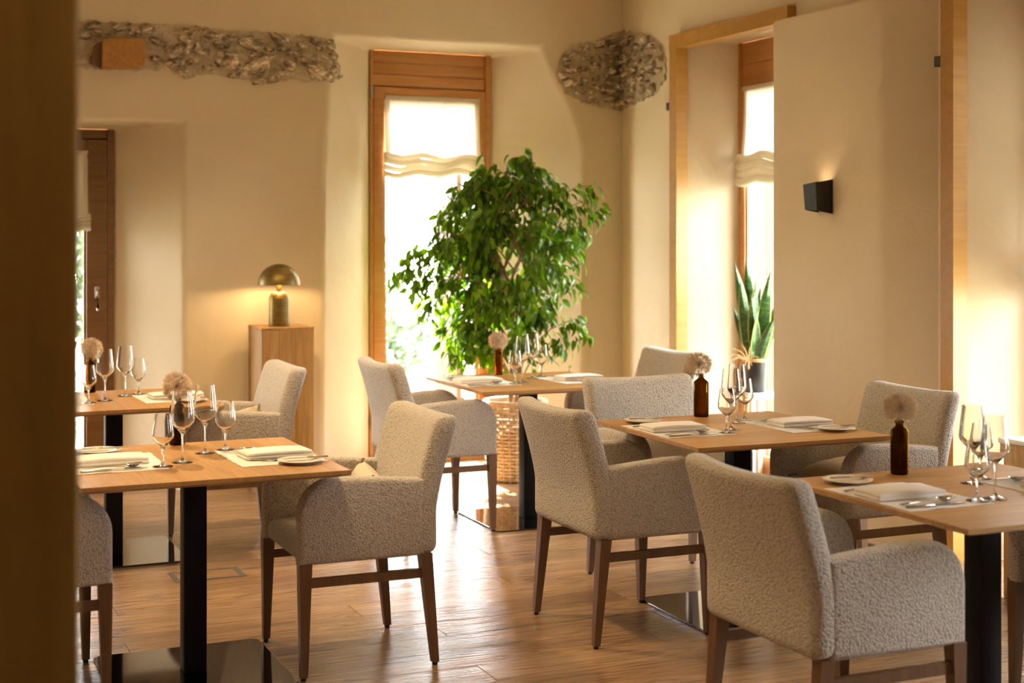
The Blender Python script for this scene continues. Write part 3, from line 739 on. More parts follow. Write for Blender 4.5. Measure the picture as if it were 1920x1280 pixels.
# ------------------------------------------------------------------ tableware meshes
def glass_mesh(h, zb, zw, rw, rr, rs=0.0035, rf=0.036):
    # solid stem and foot with a thin-walled bowl; h height, zb bowl bottom, zw widest height
    th = 0.0013
    outp = [(0.0005, 0), (rf, 0.0008), (rf, 0.002), (rf*0.6, 0.0042), (0.010, 0.0085), (rs*1.25, 0.018), (rs, 0.04), (rs, zb - 0.028), (rs*1.5, zb - 0.010), (0.012, zb + 0.003), (rw*0.62, zb + (zw-zb)*0.42), (rw*0.93, zw - 0.008), (rw, zw + 0.002), (rw*0.985, zw + 0.012)]
    for i in range(1, 7):
        k = i / 6; outp.append((rw*0.985 + (rr - rw*0.985) * (k ** 1.15), zw + 0.012 + (h - zw - 0.012) * k))
    inn = []
    for i in range(6, 0, -1):
        k = i / 6; inn.append((rw*0.985 + (rr - rw*0.985) * (k ** 1.15) - th, zw + 0.012 + (h - zw - 0.012) * k))
    inn += [(rw*0.985 - th, zw + 0.012), (rw - th, zw + 0.002), (rw*0.93 - th, zw - 0.0065), (rw*0.62 - th, zb + (zw-zb)*0.42 + 0.0016), (0.010, zb + 0.006), (0.0005, zb + 0.004)]
    return MB().lathe(outp + inn, 28).mesh('wine_glass', 'crystal')
GT = glass_mesh(0.250, 0.108, 0.148, 0.0425, 0.0325)
GS = glass_mesh(0.180, 0.068, 0.105, 0.0375, 0.0275, rf=0.034)
def bottle_mesh(kind):
    mb = MB(); w = 0.002
    if kind == 'round': o = [(0.0005, 0), (0.026, 0), (0.029, 0.004), (0.029, 0.140), (0.026, 0.150), (0.014, 0.158), (0.0125, 0.168), (0.015, 0.170), (0.015, 0.176), (0.0125, 0.178)]; n = 28
    elif kind == 'square': o = [(0.0005, 0), (0.031, 0), (0.034, 0.004), (0.034, 0.150), (0.031, 0.155), (0.015, 0.168), (0.0115, 0.172), (0.0115, 0.186), (0.0105, 0.187)]; n = 8
    else: o = [(0.0005, 0), (0.021, 0), (0.023, 0.003), (0.023, 0.150), (0.0225, 0.152), (0.0205, 0.152)]; n = 28
    i_ = [(max(0.0005, r - w), z if z > 0.1 else z + w) for r, z in reversed(o[1:])] + [(0.0005, w)]
    mb.lathe(o + i_, n, M=Matrix.Rotation(R(22.5 + 0) if n == 8 else 0, 4, 'Z'))
    return mb.mesh('bottle_vase', 'amber_backlit' if kind == 'tube' else 'amber_glass')
BT = {k: bottle_mesh(k) for k in ('round', 'square', 'tube')}
def fluff_mesh(seed):
    r = random.Random(seed); mb = MB()
    for k in range(640):
        d = Vector((r.gauss(0, 1), r.gauss(0, 1), r.gauss(0, 1) + 0.12)).normalized(); L = r.uniform(0.050, 0.062)
        a = d.orthogonal().normalized(); b = d.cross(a)
        w = 0.00045
        mb.add([a * w, (a * -0.5 + b * 0.87) * w, (a * -0.5 - b * 0.87) * w, d * L * 0.8], [(0, 1, 3), (1, 2, 3), (2, 0, 3)])
        for q in range(7):
            e = (d + a * r.uniform(-0.35, 0.35) + b * r.uniform(-0.35, 0.35)).normalized()
            p0 = d * L * 0.72; p1 = d * L * 0.72 + e * L * 0.32; ww = 0.0009
            mb.add([p0 + a * ww, p0 - a * ww, p1], [(0, 1, 2)])
    mb.lathe([(0.0005, -0.006), (0.006, -0.003), (0.006, 0.003), (0.0005, 0.006)], 8)
    return mb.mesh('seed_head', 'seed_fluff', smooth=False)
FL = [fluff_mesh(3), fluff_mesh(8)]
def plate_mesh():
    return MB().lathe([(0.0005, 0.0), (0.045, 0.0), (0.047, 0.003), (0.06, 0.007), (0.079, 0.0125), (0.0795, 0.0138), (0.078, 0.0145), (0.060, 0.0095), (0.048, 0.0062), (0.0005, 0.0058)], 40).mesh('bread_plate', 'porcelain')
PLM = plate_mesh()
def flat(outline, z0, z1): return MB().slab(outline, z0, z1, 0.0004, 'xy', 1)
def fork_mesh():
    mb = MB()
    def prof(s):  # (half width, z) along the fork
        return 0.0045 + 0.004 * max(0, (0.06 - s) / 0.06) ** 1.5
    L = 0.20; n = 14; vs = []; fs = []
    for i in range(n + 1):
        s_ = L * 0.66 * i / n; w = 0.0085 - 0.0055 * min(1, s_ / 0.07); z = 0.003 + 0.006 * math.sin(min(1, s_ / 0.13) * math.pi) * 0.6
        for dy, dz in ((-w, 0), (w, 0), (w * 0.8, 0.002), (-w * 0.8, 0.002)): vs.append((s_, dy, z + dz))
    for i in range(n):
        for q in range(4): fs.append((i*4+q, i*4+(q+1) % 4, (i+1)*4+(q+1) % 4, (i+1)*4+q))
    fs.append((0, 3, 2, 1)); mb.add(vs, fs)
    mb.slab([(0.128, -0.003), (0.142, -0.0105), (0.158, -0.012), (0.158, 0.012), (0.142, 0.0105), (0.128, 0.003)], 0.003, 0.005, 0.0004, 'xy', 1)
    for q in range(4):
        y0 = -0.012 + q * 0.0068
        mb.hexa([(0.157, y0, 0.003), (0.20, y0 + 0.0005, 0.008), (0.20, y0 + 0.003, 0.008), (0.157, y0 + 0.0036, 0.003)], [(0.157, y0, 0.005), (0.20, y0 + 0.0005, 0.0092), (0.20, y0 + 0.003, 0.0092), (0.157, y0 + 0.0036, 0.005)])
    return mb.mesh('fork', 'cutlery_steel')
def spoon_mesh():
    mb = MB(); vs = []; fs = []; n = 14
    for i in range(n + 1):
        s_ = 0.145 * i / n; w = 0.0085 - 0.0055 * min(1, s_ / 0.07); z = 0.003 + 0.004 * math.sin(min(1, s_ / 0.14) * math.pi)
        for dy, dz in ((-w, 0), (w, 0), (w * 0.8, 0.002), (-w * 0.8, 0.002)): vs.append((s_, dy, z + dz))
    for i in range(n):
        for q in range(4): fs.append((i*4+q, i*4+(q+1) % 4, (i+1)*4+(q+1) % 4, (i+1)*4+q))
    fs.append((0, 3, 2, 1)); mb.add(vs, fs)
    vs = []; fs = []; N1, N2 = 5, 20
    for side in (0, 1):
        for j in range(N1 + 1):
            k = j / N1
            for i in range(N2):
                a = 2 * math.pi * i / N2
                vs.append((0.172 + 0.032 * k * math.cos(a), 0.0215 * k * math.sin(a) * (1 - 0.12 * math.cos(a)), 0.0012 + 0.0105 * k * k + 0.004 * k * max(0, math.cos(a)) + (0.0012 if side else 0)))
    st = (N1 + 1) * N2
    for sd in (0, 1):
        for j in range(N1):
            for i in range(N2):
                i2 = (i + 1) % N2; fs.append(tuple(sd * st + q for q in (j*N2+i, j*N2+i2, (j+1)*N2+i2, (j+1)*N2+i)))
    for i in range(N2): fs.append((N1*N2+i, N1*N2+(i+1) % N2, st+N1*N2+(i+1) % N2, st+N1*N2+i))
    mb.add(vs, fs); return mb.mesh('spoon', 'cutlery_steel')
def knife_mesh(L=0.225):
    mb = MB()
    mb.rbox((L * 0.45, 0.013, 0.006), 0.0025, (2, 1, 1), center=(L * 0.225, 0, 0.004), rs=2)
    mb.slab([(L*0.44, -0.006), (L*0.6, -0.0085), (L*0.85, -0.0095), (L*0.97, -0.004), (L, 0.004), (L*0.96, 0.0065), (L*0.44, 0.0065)], 0.003, 0.0045, 0.0003, 'xy', 1)
    return mb.mesh('knife', 'cutlery_steel')
FK, SP, KN, BK = fork_mesh(), spoon_mesh(), knife_mesh(), knife_mesh(0.165)
def mat_mesh(seed):
    mb = MB(); nx, ny = 12, 16; vs = []; fs = []
    for sd in (0, 1):
        for j in range(ny + 1):
            for i in range(nx + 1):
                x_ = -0.155 + 0.31 * i / nx; y_ = -0.205 + 0.41 * j / ny
                e = 0.003 * math.sin(j * 2.3 + seed) if i in (0, nx) else 0; e2 = 0.003 * math.sin(i * 2.1 + seed) if j in (0, ny) else 0
                vs.append((x_ + e, y_ + e2, 0.0002 + 0.0014 * sd + (0.002 * max(0, noise.noise(Vector((x_ * 9, y_ * 9, seed)))) if i in (0, nx) or j in (0, ny) else 0)))
    st = (nx + 1) * (ny + 1)
    for j in range(ny):
        for i in range(nx):
            q = j * (nx + 1) + i; fs.append((q, q + nx + 1, q + nx + 2, q + 1)); fs.append((st + q, st + q + 1, st + q + nx + 2, st + q + nx + 1))
    for i in range(nx): fs.append((i, i+1, st+i+1, st+i)); q = ny*(nx+1); fs.append((q+i, st+q+i, st+q+i+1, q+i+1))
    for j in range(ny): a = j*(nx+1); b = a+nx+1; fs.append((a, st+a, st+b, b)); a += nx; b += nx; fs.append((a, b, st+b, st+a))
    mb.add(vs, fs); return mb.mesh('placemat', 'placemat_cloth')
MAT = [mat_mesh(i) for i in range(2)]
def napkin_meshes():
    out = []
    def lay(w, d, z0, t, bulge, seed):
        mb = MB()
        def df(p):
            k = (p.x / (w / 2)); return (p.x, p.y + 0.003 * noise.noise(Vector((p.x * 12, p.z * 9, seed))), p.z + z0 + t / 2 + bulge * (1 - abs(k) ** 2.5) * (1 if p.z > 0 else 0.4) + 0.0015 * noise.noise(Vector((p.x * 14, p.y * 14, seed))))
        mb.rbox((w, d, t), t * 0.48, (8, 5, 1), df, rs=3); return mb
    out.append(lay(0.246, 0.134, 0.0, 0.012, 0.0015, 1).mesh('fold', 'linen_white'))
    out.append(lay(0.242, 0.132, 0.0105, 0.0125, 0.004, 2).mesh('fold', 'linen_white'))
    return out
NAP = napkin_meshes()
def put(name, me, label, cat, group, T, x, y, z, rz=0.0, rx=0.0, ry=0.0):
    o = link(name, me); tx, ty, _, trz, _ = TAB[T]
    c, s = math.cos(trz), math.sin(trz)
    o.location = (tx + x * c - y * s, ty + x * s + y * c, z); o.rotation_euler = (rx, ry, rz + trz)
    return tag(o, label, cat, group)
jr = random.Random(5)
def setting(T, side):
    """side -1: guest at the left (small x) looking +x; side 1: the guest opposite"""
    nm = TAB[T][2]; q = 'left' if side < 0 else 'right'
    rz = 0.0 if side < 0 else math.pi
    f = lambda x, y: (x, y) if side < 0 else (-x, -y)
    j = lambda a: jr.uniform(-a, a)
    full = T != 'A1' or side > 0
    put('placemat', MAT[side > 0], 'pale placemat at the %s seat of the %s' % (q, nm), 'placemat', 'pale placemats', T, *f(-0.268, 0.03), TZ, rz + j(0.02))
    Z = TZ + 0.0018
    if full:
        n = thing('napkin', 'folded white napkin at the %s seat of the %s' % (q, nm), 'napkin', (0, 0, 0), 0, 'folded white napkins')
        x, y = f(-0.285 + j(0.005), 0.035 + j(0.008)); tx, ty, _, trz, _ = TAB[T]
        n.location = (tx + x, ty + y, Z); n.rotation_euler = (0, 0, rz + trz + j(0.06))
        for me in NAP: link('fold', me, n)
        put('fork', FK, 'outer dinner fork at the %s seat of the %s' % (q, nm), 'fork', 'dinner forks', T, *f(-0.405, 0.155 + j(0.004)), Z, rz - 0.02 + j(0.03))
        put('fork', FK, 'inner dinner fork beside the napkin, %s seat of the %s' % (q, nm), 'fork', 'dinner forks', T, *f(-0.375, 0.123 + j(0.004)), Z, rz + 0.03 + j(0.03))
        put('dinner_knife', KN, 'steel dinner knife at the %s seat of the %s' % (q, nm), 'knife', 'dinner knives', T, *f(-0.405, -0.142 + j(0.004)), Z, rz + j(0.02))
        put('soup_spoon', SP, 'steel soup spoon at the %s seat of the %s' % (q, nm), 'spoon', 'soup spoons', T, *f(-0.395, -0.100 + j(0.004)), Z, rz + j(0.03) + 0.03)
        xy = f(-0.285, 0.30) if side < 0 else (0.325, -0.225)
        put('bread_plate', PLM, 'small white bread plate at the %s seat of the %s' % (q, nm), 'plate', 'bread plates', T, *xy, TZ)
        dx, dy = (-0.055, 0.02) if side < 0 else (0.105, 0.015)
        put('butter_knife', BK, 'butter knife across the bread plate, %s seat of the %s' % (q, nm), 'knife', 'butter knives', T, xy[0] + dx, xy[1] + dy, TZ + 0.0118, rz - 0.12 + (0 if side < 0 else 0.1))
    gx = {-1: (-0.135, -0.125), 1: (0.152, 0.180)}[side]; tx_ = {-1: (-0.05, -0.045), 1: (0.072, 0.130)}[side]
    if T == 'D' and side < 0: tx_ = (-0.045, -0.105)
    put('wine_glass', GS, 'small stemmed glass at the %s seat of the %s' % (q, nm), 'glass', 'small stemmed glasses', T, gx[0] + j(0.006), gx[1] + j(0.006), TZ + 0.0022)
    put('wine_glass', GT, 'tall wine glass for the %s seat of the %s' % (q, nm), 'glass', 'tall wine glasses', T, tx_[0] + j(0.006), tx_[1] + j(0.006), TZ)
for T in TAB:
    for sd in (-1, 1): setting(T, sd)
for T, kind, xy, k in (('A1', 'round', (-0.06, 0.385), 0), ('A2', 'round', (0.02, 0.40), 1), ('B', 'tube', (-0.017, 0.392), 0), ('C', 'square', (0.05, 0.385), 1), ('D', 'round', (-0.02, 0.375), 0)):
    nm = TAB[T][2]
    put('bottle_vase', BT[kind], 'amber glass bottle vase on the %s' % nm, 'vase', 'amber bottle vases', T, *xy, TZ, 0.4 if kind == 'square' else 0)
    hgt = {'round': 0.178, 'square': 0.187, 'tube': 0.152}[kind]
    fl = thing('dried_flower', 'fluffy dried seed head in the bottle on the %s' % nm, 'dried flower', (0, 0, 0), 0, 'dried seed heads in bottles')
    tx, ty, _, trz, _ = TAB[T]; fl.location = (tx + xy[0], ty + xy[1], TZ)
    dx = -0.004 if k else 0.004
    MB().tube([(0, 0, 0.02), (0, 0, 0.1), (dx * 0.5, 0, hgt), (dx, 0, hgt + 0.045)], 0.0022, 6).build('stem', 'seed_fluff', fl)
    link('seed_head', FL[k], fl, (dx, 0, hgt + 0.043))

# ------------------------------------------------------------------ pedestal and lamp
t = thing('pedestal', 'tall rough wooden pedestal against the back wall', 'pedestal', (2.20, 8.585, 0))
for k, (a, b) in enumerate(((-0.16, -0.055), (-0.055, 0.045), (0.045, 0.16))):
    MB().rbox((b - a - 0.0008, 0.34, 0.985), 0.003, (1, 1, 1), center=((a + b) / 2, 0, 0.4925), rs=2).build('plank', 'pedestal_wood', t)
MB().rbox((0.322, 0.342, 0.016), 0.003, (1, 1, 1), center=(0, 0, 0.992), rs=2).build('top_board', 'pedestal_wood', t)
t = thing('table_lamp', 'lit mushroom lamp with antique brass dome on the pedestal', 'lamp', (2.185, 8.57, 1.0))
prof = [(0.0005, 0), (0.060, 0), (0.0615, 0.004), (0.0615, 0.155)] + [(0.0615 - 0.040 * (1 - math.cos(R(a))), 0.155 + 0.055 * math.sin(R(a))) for a in range(10, 91, 10)] + [(0.0005, 0.210)]
MB().lathe(prof, 40).build('base', 'brass', t)
MB().lathe([(0.0005, 0.210), (0.012, 0.210), (0.016, 0.222), (0.019, 0.232), (0.019, 0.252), (0.0005, 0.252)], 24).build('neck', 'brass', t)
dz = 0.250; ro_, hh = 0.128, 0.127
dome = [(ro_ * math.cos(R(a)), dz + hh * math.sin(R(a))) for a in range(0, 90, 6)] + [(0.0005, dz + hh)]
dome_in = [(max(0.0005, (ro_ - 0.003) * math.cos(R(a))), dz + 0.0005 + (hh - 0.003) * math.sin(R(a))) for a in range(90, -1, -6)]
MB().lathe(dome + dome_in, 48).build('dome', 'brass', t)
MB().lathe([(0.0005, 0.252), (0.012, 0.255), (0.024, 0.272), (0.026, 0.285), (0.020, 0.302), (0.0005, 0.31)], 20).build('bulb', 'bulb_glow', t)
for ang in range(3):
    ld = bpy.data.lights.new('lamp_light', 'POINT'); ld.energy = 2.1; ld.color = (1, 0.63, 0.28); ld.shadow_soft_size = 0.012
    lo = bpy.data.objects.new('lamp_light', ld); COL.objects.link(lo); lo.parent = t; a_ = R(120 * ang + 20)
    lo.location = (0.052 * math.cos(a_), 0.052 * math.sin(a_), 0.275)

# ------------------------------------------------------------------ sconce and small wall cubes
t = thing('wall_sconce', 'black folded-metal wall sconce glowing upwards on the pier', 'lamp', (4.50, 6.24, 1.747))
v0, v1 = -0.055, 0.058
def plate(pts, th):
    a, b, c, d = [Vector(p) for p in pts]; n = (b - a).cross(d - a).normalized() * th
    mb = MB(); mb.hexa([a, b, c, d], [a + n, b + n, c + n, d + n]); return mb
plate([(-0.10, v0, -0.072), (-0.092, v1, -0.066), (-0.104, v1, 0.066), (-0.108, v0, 0.072)], 0.003).build('front_panel', 'black_metal', t, smooth=False)
plate([(-0.10, v0, -0.072), (0.0, v0, -0.088), (0.0, v0, 0.092), (-0.108, v0, 0.072)], 0.003).build('side_panel', 'black_metal', t, smooth=False)
plate([(-0.092, v1, -0.066), (0.0, v1 + 0.01, -0.08), (0.0, v1 + 0.01, 0.085), (-0.104, v1, 0.066)], 0.003).build('side_panel', 'black_metal', t, smooth=False)
MB().box(-0.012, 0, v0, v1 + 0.01, -0.055, 0.055).build('back_plate', 'black_metal', t, smooth=False)
MB().box(-0.085, -0.012, v0 + 0.006, v1 - 0.006, -0.035, 0.02).build('lamp_holder', 'black_metal', t, smooth=False)
ld = bpy.data.lights.new('sconce_light', 'SPOT'); ld.energy = 0.8; ld.color = (1, 0.66, 0.36); ld.spot_size = R(140); ld.spot_blend = 1.0; ld.shadow_soft_size = 0.015
lo = bpy.data.objects.new('sconce_light', ld); COL.objects.link(lo); lo.parent = t; lo.location = (-0.06, 0.0, 0.028); lo.rotation_euler = (R(180), 0, 0)
ld = bpy.data.lights.new('sconce_light', 'SPOT'); ld.energy = 0.12; ld.color = (1, 0.66, 0.36); ld.spot_size = R(110); ld.spot_blend = 0.8; ld.shadow_soft_size = 0.015
lo = bpy.data.objects.new('sconce_light', ld); COL.objects.link(lo); lo.parent = t; lo.location = (-0.05, 0.0, -0.045)
for lb, yy in (('small black cube on the wall beside the far bay surround', RO[-1][1] + 0.017), ('small black cube on the wall beside the near bay surround', RO[1][1] + 0.017)):
    t = thing('wall_cube', lb, 'wall fitting', (WR, yy, 2.383), 0, 'black cubes beside the bays')
    MB().rbox((0.042, 0.05, 0.05), 0.002, (1, 1, 1), center=(-0.027, 0.028, 0), rs=2).build('housing', 'black_metal', t)
    MB().box(-0.006, 0.0, 0.01, 0.046, -0.018, 0.018).build('bracket', 'black_metal', t, smooth=False)

# ------------------------------------------------------------------ ficus in a wicker basket
BX, BY = 3.675, 8.40
t = thing('wicker_basket', 'round woven wicker basket holding the ficus', 'basket', (BX, BY, 0))
def br(z): return 0.168 + 0.030 * math.sin(min(1, z / 0.5) * math.pi * 0.62)
wv = MB(); ns = 26; rows = 22
for k in range(rows):
    z = 0.02 + 0.46 * k / (rows - 1); pts = []
    m_ = ns * 4
    vs = []; fs = []
    for i in range(m_):
        a = 2 * math.pi * i / m_; r_ = br(z) + 0.006 * math.cos(a * ns / 2 + math.pi * k)
        for q in range(6):
            b_ = 2 * math.pi * q / 6; rr_ = r_ + 0.006 * math.cos(b_)
            vs.append((rr_ * math.cos(a), rr_ * math.sin(a), z + 0.0095 * math.sin(b_)))
    for i in range(m_):
        i2 = (i + 1) % m_
        for q in range(6): fs.append((i*6+q, i2*6+q, i2*6+(q+1) % 6, i*6+(q+1) % 6))
    wv.add(vs, fs)
tag(wv.build('weave', 'wicker', t), kind='stuff')
for i in range(ns):
    a = 2 * math.pi * i / ns
    MB().tube([(br(z) * math.cos(a), br(z) * math.sin(a), z) for z in (0.0, 0.15, 0.3, 0.49)], 0.005, 6).build('stake', 'wicker', t)
MB().lathe([(br(0.5) + 0.016 * math.cos(R(a)), 0.495 + 0.014 * math.sin(R(a))) for a in range(0, 360, 45)], 48, True).build('rim', 'wicker', t)
MB().lathe([(0.0005, 0.004), (br(0) - 0.006, 0.004), (br(0) - 0.006, 0.012), (0.0005, 0.012)], 32).build('bottom', 'wicker', t)
fic = thing('ficus_tree', 'bushy weeping ficus with glossy green leaves before the window', 'plant', (BX, BY, 0.012))
MB().lathe([(0.0005, 0), (0.14, 0), (0.15, 0.02), (0.155, 0.38), (0.145, 0.38), (0.142, 0.36), (0.0005, 0.36)], 32).build('inner_pot', 'pot_black', fic)
MB().lathe([(0.0005, 0.362), (0.1415, 0.362), (0.1415, 0.37), (0.0005, 0.375)], 24).build('soil', 'soil', fic)
CR_ = Vector((math.cos(TH), -math.sin(TH), 0)); CF = Vector((math.sin(TH), math.cos(TH), 0))   # crown axes: across and along the room diagonal
# crown half-widths by height (z: left extent, right extent) measured in metres from the trunk
CROWN = [(0.72, 0.36, 0.10), (0.86, 0.33, 0.33), (1.0, 0.50, 0.42), (1.17, 0.62, 0.46), (1.33, 0.72, 0.47), (1.48, 0.62, 0.45), (1.63, 0.53, 0.50), (1.78, 0.40, 0.46), (1.90, 0.30, 0.30), (1.98, 0.12, 0.18), (2.03, 0.03, 0.10)]
def ext(z):
    for (za, la, ra), (zb, lb, rb) in zip(CROWN, CROWN[1:]):
        if za <= z <= zb: k = (z - za) / (zb - za); return la + (lb - la) * k, ra + (rb - ra) * k
    return 0.05, 0.05
fr_ = random.Random(12)
trunkpts = []
for s_ in range(3):
    pts = []
    for i in range(15):
        z = 0.37 + i * 0.095; a = s_ * 2.094 + i * 0.42; r_ = 0.030 if i < 8 else 0.030 + (i - 8) * 0.03
        pts.append(Vector((r_ * math.cos(a), r_ * math.sin(a), z)))
    MB().tube(pts, [0.019 - 0.001 * i for i in range(15)], 8).build('trunk', 'bark', fic); trunkpts.append(pts)
sprays = []
for k in range(74):
    z = fr_.uniform(0.86, 1.93) if k > 12 else fr_.uniform(1.5, 1.98)
    l_, r_ = ext(z)
    a = fr_.uniform(0, 2 * math.pi) if k % 3 else fr_.uniform(2.3, 4.0); ca, sa = math.cos(a), math.sin(a)
    rx = (r_ if ca > 0 else l_); ry = 0.5 * (l_ + r_) * 0.86
    rad = fr_.uniform(0.6, 1.0) if k % 4 else fr_.uniform(0.25, 0.6)
    tip = CR_ * (rx * ca * rad) + CF * (ry * sa * rad) + Vector((0, 0, z))
    lim = 9.06 - BY
    if tip.y > lim: tip.y = lim - fr_.uniform(0, 0.1)
    st = trunkpts[k % 3][min(14, max(1, int((z - 0.37 - 0.22) / 0.095)))]
    mid = st.lerp(tip, 0.55) + Vector((0, 0, 0.09))
    pts = [st, st.lerp(mid, 0.5) + Vector((0, 0, 0.03)), mid, mid.lerp(tip, 0.6) + Vector((0, 0, 0.01)), tip, tip + (tip - mid).normalized() * 0.05 + Vector((0, 0, -0.09))]
    MB().tube(pts, [0.006, 0.005, 0.004, 0.003, 0.0022, 0.001], 5).build('branch', 'bark', fic)
    sprays.append(pts)
for x_, y_, z in ((-0.66, -0.05, 1.36), (-0.72, 0.05, 1.26), (-0.60, -0.1, 1.20), (-0.58, 0.1, 1.42), (-0.36, -0.1, 0.80), (-0.30, -0.2, 0.78), (-0.33, -0.15, 0.95), (0.02, 0.0, 1.99), (0.05, -0.05, 2.0), (-0.2, -0.1, 1.92), (0.46, -0.05, 1.80), (0.50, -0.1, 1.70), (0.30, -0.1, 0.82), (0.40, -0.15, 0.95), (-0.5, -0.05, 1.62), (-0.42, -0.1, 1.70), (-0.5, -0.15, 1.50), (-0.35, -0.2, 1.80), (-0.68, -0.12, 1.30), (-0.52, -0.2, 1.10), (-0.62, -0.02, 1.44), (-0.4, -0.2, 1.25)):
    tip = CR_ * x_ + CF * y_ + Vector((0, 0, z + 0.05)); st = trunkpts[0][min(13, max(2, int((z - 0.6) / 0.095)))]; mid = st.lerp(tip, 0.55) + Vector((0, 0, 0.10))
    pts = [st, st.lerp(mid, 0.5) + Vector((0, 0, 0.03)), mid, mid.lerp(tip, 0.6) + Vector((0, 0, 0.02)), tip, tip + (tip - mid).normalized() * 0.04 + Vector((0, 0, -0.10))]
    MB().tube(pts, [0.006, 0.005, 0.004, 0.003, 0.0022, 0.001], 5).build('branch', 'bark', fic); sprays.append(pts)
def leaf_mesh(seed):
    r = random.Random(seed); mb = MB(); L = 0.088; W = 0.0225; n = 6; vs = []; fs = []
    cv = r.uniform(0.006, 0.014)
    for i in range(n + 1):
        k = i / n; w = W * math.sin(math.pi * min(1, k ** 0.8)) ** 0.75 * (1 - 0.25 * k) + 0.0003
        z = -cv * (k * 2 - 0.6) ** 2
        vs += [(L * k, -w, z + w * 0.35), (L * k, 0, z), (L * k, w, z + w * 0.35)]
    for i in range(n):
        b_ = i * 3; fs += [(b_, b_+3, b_+4, b_+1), (b_+1, b_+4, b_+5, b_+2)]
    mb.add(vs, fs); return mb
LEAF = [leaf_mesh(i) for i in range(4)]
LEAFM = [l.mesh('leaf', 'ficus_leaf') for l in LEAF]
leaves = []
for pts in sprays:
    for q in range(fr_.randint(38, 54)):
        k = fr_.uniform(1.4, 5.0); i = int(min(4, k)); p0 = pts[i].lerp(pts[min(5, i + 1)], k - i)
        p0 = p0 + Vector((fr_.gauss(0, 0.034), fr_.gauss(0, 0.034), fr_.gauss(-0.02, 0.035)))
        out_ = Vector((p0.x, p0.y, 0)); out_ = out_.normalized() if out_.length > 0.02 else Vector((1, 0, 0))
        d = (out_ * fr_.uniform(0.0, 0.7) + Vector((fr_.gauss(0, 0.35), fr_.gauss(0, 0.35), fr_.uniform(-1.15, -0.45)))).normalized()
        side = d.cross(out_ + Vector((fr_.gauss(0, 0.5), fr_.gauss(0, 0.5), fr_.gauss(0, 0.3))))
        if side.length < 1e-3: continue
        side.normalize(); up = side.cross(d)
        if p0.y > 9.14 - BY or p0.x > 4.60 - BX: continue
        sc = fr_.uniform(0.65, 1.02)
        M = Matrix.Translation(p0) @ Matrix((d, side, up)).transposed().to_4x4() @ Matrix.Scale(sc, 4)
        near = p0.dot(CF)
        leaves.append((near, M, fr_.randrange(4)))
leaves.sort(key=lambda a: a[0])
rest = MB()
for i, (nr, M, q) in enumerate(leaves):
    if i < 300:
        o = link('leaf', LEAFM[q], fic); o.matrix_local = M
    else: rest.add(LEAF[q].v, LEAF[q].f, M)
tag(rest.build('foliage', 'ficus_leaf', fic), kind='stuff')

# ------------------------------------------------------------------ snake plant on its stand in the right bay
SX, SY = 4.89, 7.50
t = thing('plant_stand', 'pale small stand carrying the snake plant in the right bay', 'stand', (SX, SY, 0))
MB().rbox((0.26, 0.30, 0.03), 0.006, (1, 1, 1), center=(0, 0, 0.575), rs=2).build('top', 'stand_white', t)
for sx in (-1, 1):
    for sy in (-1, 1): MB().box(sx*0.11-0.014, sx*0.11+0.014, sy*0.13-0.014, sy*0.13+0.014, 0, 0.562).build('leg', 'stand_white', t, smooth=False)
t = thing('snake_plant', 'snake plant with upright striped leaves in a black pot', 'plant', (SX, SY, 0.59))
MB().lathe([(0.0005, 0), (0.055, 0), (0.058, 0.004), (0.072, 0.185), (0.078, 0.187), (0.078, 0.205), (0.071, 0.205), (0.068, 0.18), (0.0005, 0.178)], 32).build('pot', 'pot_black', t)
MB().lathe([(0.0005, 0.18), (0.068, 0.18), (0.068, 0.188), (0.0005, 0.192)], 24).build('soil', 'soil', t)
sr = random.Random(4)
SL = [(-0.035, 0.00, 0.62, -0.10, -0.02), (-0.02, 0.02, 0.66, -0.03, 0.03), (0.0, -0.02, 0.42, -0.04, -0.05), (0.015, 0.02, 0.46, 0.02, 0.02), (0.03, 0.0, 0.56, 0.06, 0.0), (0.04, -0.02, 0.36, 0.16, -0.04), (-0.02, -0.03, 0.36, 0.03, -0.06), (0.02, 0.035, 0.5, 0.10, 0.05), (0.045, 0.01, 0.30, 0.19, 0.02), (-0.04, 0.03, 0.34, -0.09, 0.05), (0.0, 0.0, 0.52, 0.0, 0.0), (-0.045, -0.02, 0.50, -0.06, -0.03), (0.05, 0.03, 0.42, 0.13, 0.02), (0.02, -0.035, 0.30, 0.09, -0.05)]
